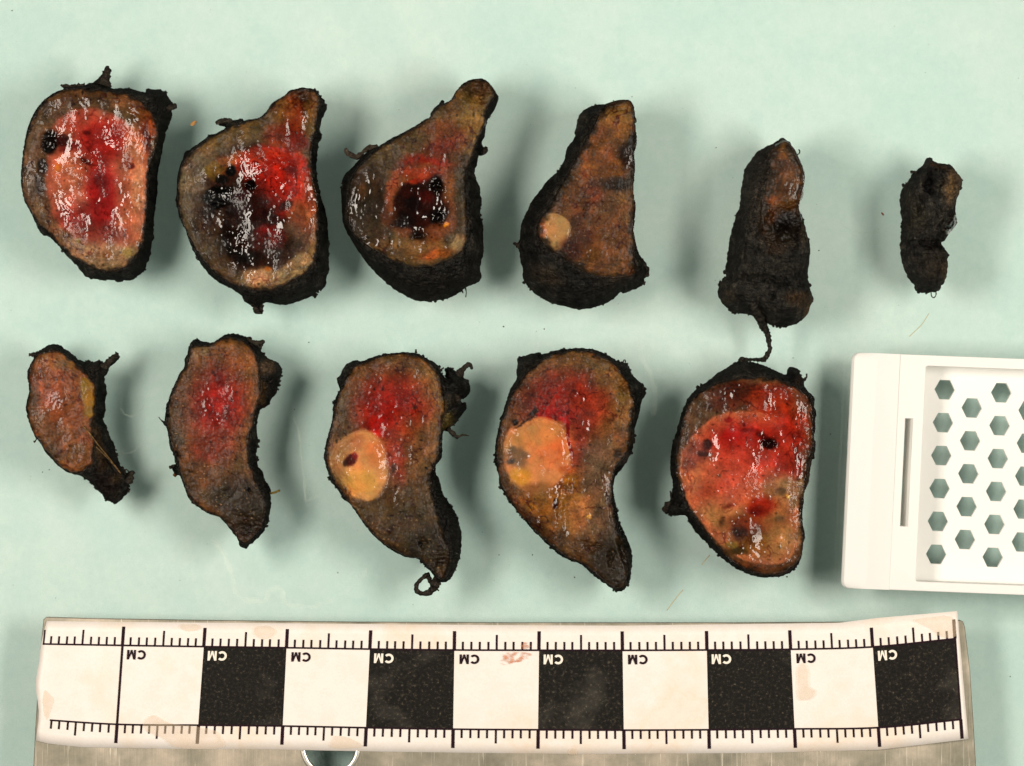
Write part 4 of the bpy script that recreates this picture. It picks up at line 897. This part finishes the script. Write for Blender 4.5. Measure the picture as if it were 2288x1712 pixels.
# stains on the paper (flat marks with a shape of their own)
def translucent(name, col, alpha, rough=0.5, edge_noise=8.0):
    m, nt, b = newmat(name)
    b.inputs['Base Color'].default_value = (*col, 1); b.inputs['Roughness'].default_value = rough
    n = noise(nt, objcoord(nt), edge_noise, 4, 0.6)
    nt.links.new(maprange(nt, n, 0.3, 0.6, alpha * 0.55, alpha), b.inputs['Alpha'])
    return m
M_STAIN = translucent('tea_stain', (0.80, 0.60, 0.40), 0.28)
M_BLOOD = translucent('rust_stain', (0.60, 0.22, 0.10), 0.75, edge_noise=14)
M_BLOOD.node_tree.nodes['Map Range'].inputs[1].default_value = 0.45
M_BLOOD.node_tree.nodes['Map Range'].inputs[3].default_value = 0.0
def blot(name, pts, mat, z, parent=None, seed=0, zf=None, ox=0, oy=0, s=1.0):
    P = chaikin([(ox + p[0] / s, oy + p[1] / s) for p in pts], 3)
    rnd = np.random.RandomState(seed)
    q = P + rnd.randn(*P.shape) * 0.5
    co2 = [Vector(W(x, y, 0)[:2]) for x, y in q]
    n = len(co2)
    r = delaunay_2d_cdt(co2, [], [list(range(n))], 1, 1e-5)
    base = Vector((0, 0, 0)) if parent is None else parent.location
    vs = [(c_.x - base.x, c_.y - base.y, z - base.z) for c_ in r[0]]
    return mesh_obj(name, vs, [list(x) for x in r[2]], mat, parent, smooth=False)
ZL = ZR + 0.030
CA = dict(ox=60, oy=1350, s=3.6867); CB = dict(ox=600, oy=1350, s=3.6867); CD = dict(ox=1688, oy=1350, s=3.6867); CC = dict(ox=1140, oy=1350, s=3.6867)
blot('stain', [(960,975),(1000,925),(1050,900),(1110,930),(1180,975),(1400,1000),(1570,1030),(1620,1100),(1645,1160),(1600,1185),(1300,1185),(1190,1160),(1150,1110),(1060,1070),(970,1030)], M_STAIN, ZL, ruler, 1, **CA)
blot('stain', [(1255,165),(1300,155),(1430,160),(1450,190),(1400,215),(1320,220),(1270,195)], M_STAIN, ZL, ruler, 2, **CA)
blot('stain', [(150,690),(210,740),(240,780),(215,860),(180,960),(150,900),(140,800)], M_STAIN, ZL, ruler, 3, **CA)
blot('stain', [(1860,190),(1960,160),(2070,200),(2040,260),(1960,290),(1880,260)], M_STAIN, ZL, ruler, 8, **CA)
blot('stain', [(510,1120),(540,1070),(640,1085),(740,1120),(800,1180),(500,1185)], M_STAIN, ZL, ruler, 4, **CB)
blot('stain', [(1930,400),(2000,385),(2090,390),(2170,395),(2140,450),(2080,470),(2020,470),(1960,500),(1920,490),(1900,465),(1940,440)], M_BLOOD, ZL, ruler, 5, **CB)
blot('stain', [(2080,330),(2110,305),(2150,310),(2160,345),(2120,365),(2085,360)], M_BLOOD, ZL, ruler, 6, **CB)
blot('stain', [(475,1190),(515,1175),(555,1200),(550,1232),(480,1232)], M_STAIN, ZL, ruler, 7, **CC)
blot('stain', [(330,500),(400,470),(440,560),(430,680),(500,700),(480,760),(400,790),(330,780)], M_STAIN, ZL + .004, ruler, 9, **CD)
blot('stain', [(1250,120),(1400,100),(1600,80),(1640,150),(1640,270),(1520,270),(1400,180)], M_STAIN, ZL + .075, ruler, 10, **CD)

def metal_material():
    m, nt, b = newmat('scratched_aluminium')
    vec = objcoord(nt)
    mp = N(nt, 'ShaderNodeMapping'); mp.inputs['Rotation'].default_value = (0, 0, R(-24)); mp.inputs['Scale'].default_value = (22, 0.9, 1)
    nt.links.new(vec, mp.inputs[0])
    s1 = noise(nt, mp.outputs[0], 1.6, 3, 0.6)
    mp2 = N(nt, 'ShaderNodeMapping'); mp2.inputs['Rotation'].default_value = (0, 0, R(38)); mp2.inputs['Scale'].default_value = (30, 0.7, 1)
    nt.links.new(vec, mp2.inputs[0])
    s2 = noise(nt, mp2.outputs[0], 1.6, 3, 0.6)
    n1 = noise(nt, vec, 1.4, 5, 0.65)
    c = ramp(nt, n1, [(0.3, (0.16, 0.15, 0.11)), (0.5, (0.27, 0.245, 0.19)), (0.7, (0.45, 0.38, 0.30))])
    c = mix_color(nt, 'MIX', ramp(nt, s1, [(0.62, (0, 0, 0)), (0.74, (.4, .4, .4))]), c, (0.85, 0.78, 0.66))
    c = mix_color(nt, 'MIX', ramp(nt, s2, [(0.66, (0, 0, 0)), (0.74, (.45, .45, .45))]), c, (0.85, 0.78, 0.66))
    nt.links.new(c, b.inputs['Base Color'])
    b.inputs['Metallic'].default_value = 0.55
    b.inputs['Roughness'].default_value = 0.5
    nt.links.new(bump(nt, s1, 0.2, 0.01), b.inputs['Normal'])
    return m
M_METAL = metal_material()

def plate_from_loops(name, outer, holes, z0, z1, mat, parent, bevel=0.0, seg=3, smooth=False):
    """extruded sheet with holes; outlines are world xy"""
    cu = bpy.data.curves.new(name, 'CURVE'); cu.dimensions = '2D'; cu.fill_mode = 'BOTH'
    for lp in [outer] + holes:
        sp_ = cu.splines.new('POLY'); sp_.points.add(len(lp) - 1)
        for i, p in enumerate(lp): sp_.points[i].co = (p[0], p[1], 0, 1)
        sp_.use_cyclic_u = True
    cu.extrude = (z1 - z0) / 2 - bevel
    cu.bevel_depth = bevel; cu.bevel_resolution = seg; cu.offset = -bevel
    t = bpy.data.objects.new(name, cu); COL.objects.link(t)
    dg = bpy.context.evaluated_depsgraph_get()
    me = bpy.data.meshes.new_from_object(t.evaluated_get(dg))
    COL.objects.unlink(t); bpy.data.objects.remove(t)
    base = parent.location if parent is not None else Vector((0, 0, 0))
    for v_ in me.vertices:
        v_.co = Vector((v_.co.x - base.x, v_.co.y - base.y, v_.co.z + (z0 + z1) / 2 - base.z))
    bm = bmesh.new(); bm.from_mesh(me); bmesh.ops.remove_doubles(bm, verts=bm.verts, dist=1e-5); bmesh.ops.recalc_face_normals(bm, faces=bm.faces); bm.to_mesh(me); bm.free()
    me.materials.clear(); me.materials.append(mat)
    me.name = name
    o = bpy.data.objects.new(name, me); COL.objects.link(o); o.parent = parent
    if smooth:
        for p in me.polygons: p.use_smooth = True
    return o
def circ(cx, cy, r, n=48, z=0):
    return [W(cx + r * math.cos(2 * math.pi * i / n), cy + r * math.sin(2 * math.pi * i / n), z)[:2] for i in range(n)]
rul_out = [W(x, y, ZR)[:2] for x, y in [(103,1379),(97,1384),(90,1450),(84,1540),(78,1640),(72,1760),(70,1850),(74,1856),(1140,1870),(2180,1856),(2184,1850),(2181,1712),(2175,1610),(2168,1500),(2156,1400),(2152,1389),(2146,1386),(1900,1390),(1640,1391.5),(1140,1391.5),(800,1390),(450,1386),(200,1382)]]
plate_from_loops('metal_blade', rul_out, [circ(738, 1669, 57, 56, ZR)], 0.0, ZR, M_METAL, ruler, 0.012)
# rolled rim of the hanging hole
def ring(name, cx, cy, r, tr, z, mat, parent):
    vs = []; fs = []; n = 56; m_ = 10
    c = Vector(W(cx, cy, z)) - parent.location
    for i in range(n):
        a = -R(8) - R(164) * i / (n - 1)
        for j in range(m_):
            b_ = 2 * math.pi * j / m_
            rr = r + tr * math.cos(b_)
            vs.append((c.x + rr * math.cos(a), c.y + rr * math.sin(a), c.z + 0.35 * tr * math.sin(b_)))
    for i in range(n - 1):
        for j in range(m_):
            fs.append((i * m_ + j, ((i + 1) % n) * m_ + j, ((i + 1) % n) * m_ + (j + 1) % m_, i * m_ + (j + 1) % m_))
    return mesh_obj(name, vs, fs, mat, parent)
M_BRIGHT = simple('bright_metal', (0.78, 0.74, 0.66), 0.3, 0.8)
ring('hole_rim', 738, 1669, 62 / PXCM, 0.032, ZR, M_BRIGHT, ruler)

# ------------------------------------------------------------------ white cassette
def plastic():
    m, nt, b = newmat('white_plastic')
    vec = objcoord(nt)
    n = noise(nt, vec, 60, 2, 0.5)
    b.inputs['Base Color'].default_value = (0.985, 0.98, 0.965, 1)
    b.inputs['Roughness'].default_value = 0.42
    b.inputs['Subsurface Weight'].default_value = 0.2
    b.inputs['Subsurface Radius'].default_value = (0.3, 0.26, 0.2)
    b.inputs['Subsurface Scale'].default_value = 0.5
    nt.links.new(bump(nt, n, 0.05, 0.004), b.inputs['Normal'])
    b.inputs['Subsurface Weight'].default_value = 0.0
    tl = N(nt, 'ShaderNodeBsdfTranslucent'); tl.inputs[0].default_value = (0.98, 0.97, 0.93, 1)
    mx = N(nt, 'ShaderNodeMixShader'); mx.inputs[0].default_value = 0.36
    nt.links.new(b.outputs[0], mx.inputs[1]); nt.links.new(tl.outputs[0], mx.inputs[2])
    nt.links.new(mx.outputs[0], nt.nodes['Material Output'].inputs[0])
    return m
M_PLASTIC = plastic()
cs = empty('tissue_cassette', W(2200, 1060, 0))
tag(cs, 'white plastic tissue cassette with hexagonal holes, cut off by the right edge of the photo', 'cassette')
CKX, CKY = 1840, 750
def K(x, y, z=0.0):
    return W(CKX + x / 2.627, CKY + y / 2.627, z)
HZ = 0.56      # rim height
def K2(pts, z): return [K(x, y, z)[:2] for x, y in pts]
# local frame of the cassette: a along its length (to the right), b across (down)
ZS = 0.55
ax_ = Vector((977, 38)).normalized(); bx_ = Vector((-0.0475, 0.9989))
A0 = Vector((166, 98))
def A(a, b): 
    p = A0 + ax_ * a + bx_ * b
    return (p.x, p.y)
WID = 1385; LEN = 1990
def rr_rect(a0, a1, b0, b1, rtl, rtr, rbr, rbl, n=8):
    out = []
    for (ca, cb, r, s0) in ((a1 - rtr, b0 + rtr, rtr, -90), (a1 - rbr, b1 - rbr, rbr, 0), (a0 + rbl, b1 - rbl, rbl, 90), (a0 + rtl, b0 + rtl, rtl, 180)):
        for i in range(n + 1):
            t = R(s0 + 90 * i / n)
            out.append(A(ca + r * math.cos(t), cb + r * math.sin(t)))
    return out
slot = [A(*p) for p in [(332,375),(378,375),(378,1010),(332,1010)]]
# rim frame: outer rounded box with an opening for the tray
tray_open = rr_rect(438, LEN - 60, 62, WID - 55, 14, 14, 14, 14)
plate_from_loops('rim', K2(rr_rect(285, LEN, 0, WID, 2, 40, 40, 2), ZS), [K2(tray_open, ZS), K2(slot, ZS)], 0.02, ZS, M_PLASTIC, cs, 0.006, 3, False)
# sloping writing face at the left
def ramp_block():
    vs = []; fs = []
    # profile along a: (a, z)
    prof = [(0, 0.03), (0, 0.10), (6, 0.135), (20, 0.16), (150, 0.34), (284, ZS - 0.01), (284, 0.02)]
    nb_ = 24
    for i in range(nb_ + 1):
        t = i / nb_
        b_ = t * WID
        # rounded corners in plan
        e = min(b_, WID - b_)
        ins = 0.0
        rc = 42
        if e < rc: ins = rc - math.sqrt(max(rc * rc - (rc - e) ** 2, 0))
        for a_, z_ in prof:
            aa = a_ + (ins if a_ < 100 else 0)
            bb = b_
            x, y = A(aa, bb)
            vs.append(K(x, y, z_ if z_ < 0.2 else z_))
    n = len(prof)
    for i in range(nb_):
        for j in range(n):
            fs.append((i * n + j, i * n + (j + 1) % n, (i + 1) * n + (j + 1) % n, (i + 1) * n + j))
    fs.append(tuple(range(n - 1, -1, -1))); fs.append(tuple(nb_ * n + j for j in range(n)))
    base = cs.location
    # finer spacing near corners
    o = mesh_obj('writing_face', [tuple(Vector(v_) - base) for v_ in vs], fs, M_PLASTIC, cs, smooth=False)
    return o
# non-uniform b so the corner is round
def ramp_block2():
    vs = []; fs = []
    prof = [(0, 0.03), (0, 0.24), (5, 0.285), (18, 0.315), (150, 0.42), (289.0, ZS - 0.005), (289.0, 0.03)]
    rc = 44
    bs = [rc * (1 - math.cos(R(9 * i))) for i in range(11)]
    bs = bs + [WID / 2] + [WID - q for q in reversed(bs)]
    for b_ in bs:
        e = min(b_, WID - b_)
        ins = rc - math.sqrt(max(rc * rc - (rc - e) ** 2, 0)) if e < rc else 0.0
        for a_, z_ in prof:
            aa = a_ + ins * max(0.0, 1 - a_ / 150.0)
            x, y = A(aa, b_)
            vs.append(K(x, y, z_))
    n = len(prof)
    for i in range(len(bs) - 1):
        for j in range(n):
            fs.append((i * n + j, i * n + (j + 1) % n, (i + 1) * n + (j + 1) % n, (i + 1) * n + j))
    fs.append(tuple(range(n - 1, -1, -1))); fs.append(tuple((len(bs) - 1) * n + j for j in range(n)))
    me = mesh_obj('writing_face', [tuple(Vector(v_) - cs.location) for v_ in vs], fs, M_PLASTIC, cs, smooth=False)
    bm = bmesh.new(); bm.from_mesh(me.data); bmesh.ops.recalc_face_normals(bm, faces=bm.faces); bm.to_mesh(me.data); bm.free()
    return me
ramp_block2()
# curved plastic tongue seen in the slot
def tongue():
    vs = []; fs = []
    n = 10
    for i in range(2):
        b_ = 376 + i * 633
        for j in range(n + 1):
            t = j / n
            a_ = 338 + 40 * t
            z_ = 0.12 + 0.40 * math.sin(t * math.pi / 2)
            x, y = A(a_, b_)
            vs.append(tuple(Vector(K(x, y, z_)) - cs.location))
    for j in range(n): fs.append((j, n + 1 + j, n + 2 + j, j + 1))
    return mesh_obj('latch_tongue', vs, fs, M_PLASTIC, cs)
tongue()
# perforated floor
ZF = 0.14
hexes = []
cols = [((712,318),6),((871,425),5),((1044,336),6),((1205,440),5),((1377,353),6),((1538,458),5),((1710,371),6),((1870,476),5)]
for (c0, n) in cols:
    for j in range(n):
        cx_ = c0[0] - 10.0 * j; cy_ = c0[1] + 193.2 * j
        hexes.append([(cx_ + 60 * math.cos(R(60 * q + 2.2)), cy_ + 65 * math.sin(R(60 * q + 2.2)) * 1.0) for q in range(6)])
flo = rr_rect(432, LEN - 54, 56, WID - 49, 14, 14, 14, 14)
plate_from_loops('perforated_floor', K2(flo, ZF), [K2(h_, ZF) for h_ in hexes], 0.03, ZF, M_PLASTIC, cs, 0.008, 2)

# ------------------------------------------------------------------ small things lying on the glass
M_FLECK = simple('orange_fleck', (0.45, 0.22, 0.06), 0.6)
M_BROWN = simple('brown_fleck', (0.12, 0.04, 0.02), 0.5)
def lump(name, px, py, rx, ry, h, mat, ang=0, seed=0):
    bm = bmesh.new(); rnd = random.Random(seed)
    bmesh.ops.create_icosphere(bm, subdivisions=2, radius=1)
    for v_ in bm.verts:
        v_.co *= rnd.uniform(0.75, 1.15)
        v_.co = Vector((v_.co.x * rx, v_.co.y * ry, max(v_.co.z, -0.3) * h + 0.3 * h))
    me = bpy.data.meshes.new(name); bm.to_mesh(me); bm.free(); me.materials.append(mat)
    o = bpy.data.objects.new(name, me); o.location = W(px, py, 0.001); o.rotation_euler = (0, 0, R(ang)); COL.objects.link(o)
    return o
tag(lump('fat_fleck', 432, 276, .045, .028, .02, M_FLECK, 40, 1), 'tiny orange fleck between the first and second slices of the upper row', 'fleck')
tag(lump('clot_fleck', 1972, 478, .026, .013, .016, M_BROWN, -50, 2), 'tiny dark brown fleck left of the smallest black slice', 'fleck')
M_HAIR = simple('golden_hair', (0.42, 0.33, 0.14), 0.5)
def hair(name, pts, r, label):
    o = tube(name, [W(x, y, 0.012) for x, y in pts], r, M_HAIR, None, 1, 0.1, 5)
    tag(o, label, 'hair'); return o
hair('hair', [(1526,1318),(1514,1332),(1500,1350),(1490,1364)], .005, 'short golden hair lying above the ruler left of the red tan slice')
hair('hair', [(1568,1262),(1578,1250),(1586,1240)], .005, 'short golden hair touching the lower left of the fifth lower slice')
hair('hair', [(2075,701),(2062,722),(2050,735),(2032,752)], .004, 'fine pale hair above the white cassette')
# dust
def dust():
    bm = bmesh.new(); rnd = random.Random(9)
    spots = [(1856,970),(1216,735),(1216,736),(1412,216),(658,915),(1284,1290),(1115,1240),(755,1280),(1830,560),(1600,330),(2257,1512),(27,24),(1772,800),(690,765),(1125,730),(1190,1240),(95,1055),(110,1050)]
    for _ in range(150): spots.append((rnd.uniform(10, 2280), rnd.uniform(10, 1370)))
    for i, (x, y) in enumerate(spots):
        r = rnd.uniform(.007, .011) if i < 18 else rnd.uniform(.002, .0055)
        res = bmesh.ops.create_icosphere(bm, subdivisions=1, radius=r)
        c = Vector(W(x, y, r * 0.5))
        for v_ in res['verts']: v_.co = v_.co * rnd.uniform(.7, 1.2) + c
    me = bpy.data.meshes.new('dust_specks'); bm.to_mesh(me); bm.free(); me.materials.append(M_BROWN2)
    o = bpy.data.objects.new('dust_specks', me); COL.objects.link(o); tag(o, 'scattered dark dust specks on the glass', 'dust', kind='stuff')
M_BROWN2 = simple('dust', (0.05, 0.045, 0.035), 0.7)
dust()
# dried fluid marks: a thin raised rim of dried film on the glass
def film(name, alpha, col):
    m, nt, b = newmat(name)
    b.inputs['Base Color'].default_value = (*col, 1); b.inputs['Roughness'].default_value = 0.35
    n = noise(nt, objcoord(nt), 3.0, 5, 0.7)
    nt.links.new(maprange(nt, n, 0.36, 0.62, 0.0, alpha), b.inputs['Alpha'])
    return m
M_FILM = film('dried_film', 0.11, (0.86, 0.88, 0.74))
def ribbon(name, pts, w, label, seed=0, mat=None):
    P = [Vector(W(x, y, 0.003)) for x, y in pts]
    Q = []
    n = len(P)
    for i in range(n - 1):
        p0 = P[max(i-1,0)]; p1 = P[i]; p2 = P[i+1]; p3 = P[min(i+2,n-1)]
        for j in range(14):
            t = j / 14
            Q.append(0.5*((2*p1)+(-p0+p2)*t+(2*p0-5*p1+4*p2-p3)*t*t+(-p0+3*p1-3*p2+p3)*t**3))
    Q.append(P[-1])
    rnd = random.Random(seed)
    vs = []; fs = []
    for i, q in enumerate(Q):
        d = (Q[min(i+1,len(Q)-1)] - Q[max(i-1,0)]).normalized(); a = Vector((-d.y, d.x, 0))
        jit = 0.004 * math.sin(i * 0.7 + seed) + rnd.uniform(-.003, .003)
        ww = 0.7 * w * (0.6 + 0.5 * abs(math.sin(i * 0.23 + seed))) * min(1, (i + 1) / 6, (len(Q) - i) / 6)
        c = q + a * jit
        vs += [c - a * ww, c + Vector((0, 0, .004)), c + a * ww]
    for i in range(len(Q) - 1):
        for j in range(2):
            fs.append((i*3+j, i*3+j+1, (i+1)*3+j+1, (i+1)*3+j))
    o = mesh_obj(name, vs, fs, mat or M_FILM)
    tag(o, label, 'dried fluid')
ribbon('dried_fluid_mark', [(655,930),(668,965),(672,1000),(676,1040),(680,1085),(684,1118),(700,1112),(722,1104)], .02, 'pale dried fluid edge right of the second lower slice', 1)
ribbon('dried_fluid_mark', [(1425,760),(1436,800),(1452,840),(1462,880),(1460,930)], .05, 'faint pale smear between the fourth and fifth lower slices', 2)
ribbon('dried_fluid_mark', [(470,1200),(500,1240),(520,1290),(530,1330),(590,1345),(600,1320),(630,1318),(640,1350),(700,1355),(760,1330),(800,1300),(820,1270)], .045, 'long yellowish dried puddle edge below the second and third lower slices', 3)
ribbon('dried_fluid_mark', [(262,1012),(290,1012),(315,995),(328,975)], .012, 'curved fluid edge beside the tail of the leftmost lower slice', 4)
ribbon('dried_fluid_mark', [(265,900),(275,922),(295,930),(315,915),(322,905)], .012, 'small curved fluid edge beside the yellow fatty strip', 5)
ribbon('dried_fluid_mark', [(1880,500),(1900,515),(1930,520),(1965,519)], .010, 'thin pale curl on the glass between the fifth and sixth upper slices', 6)
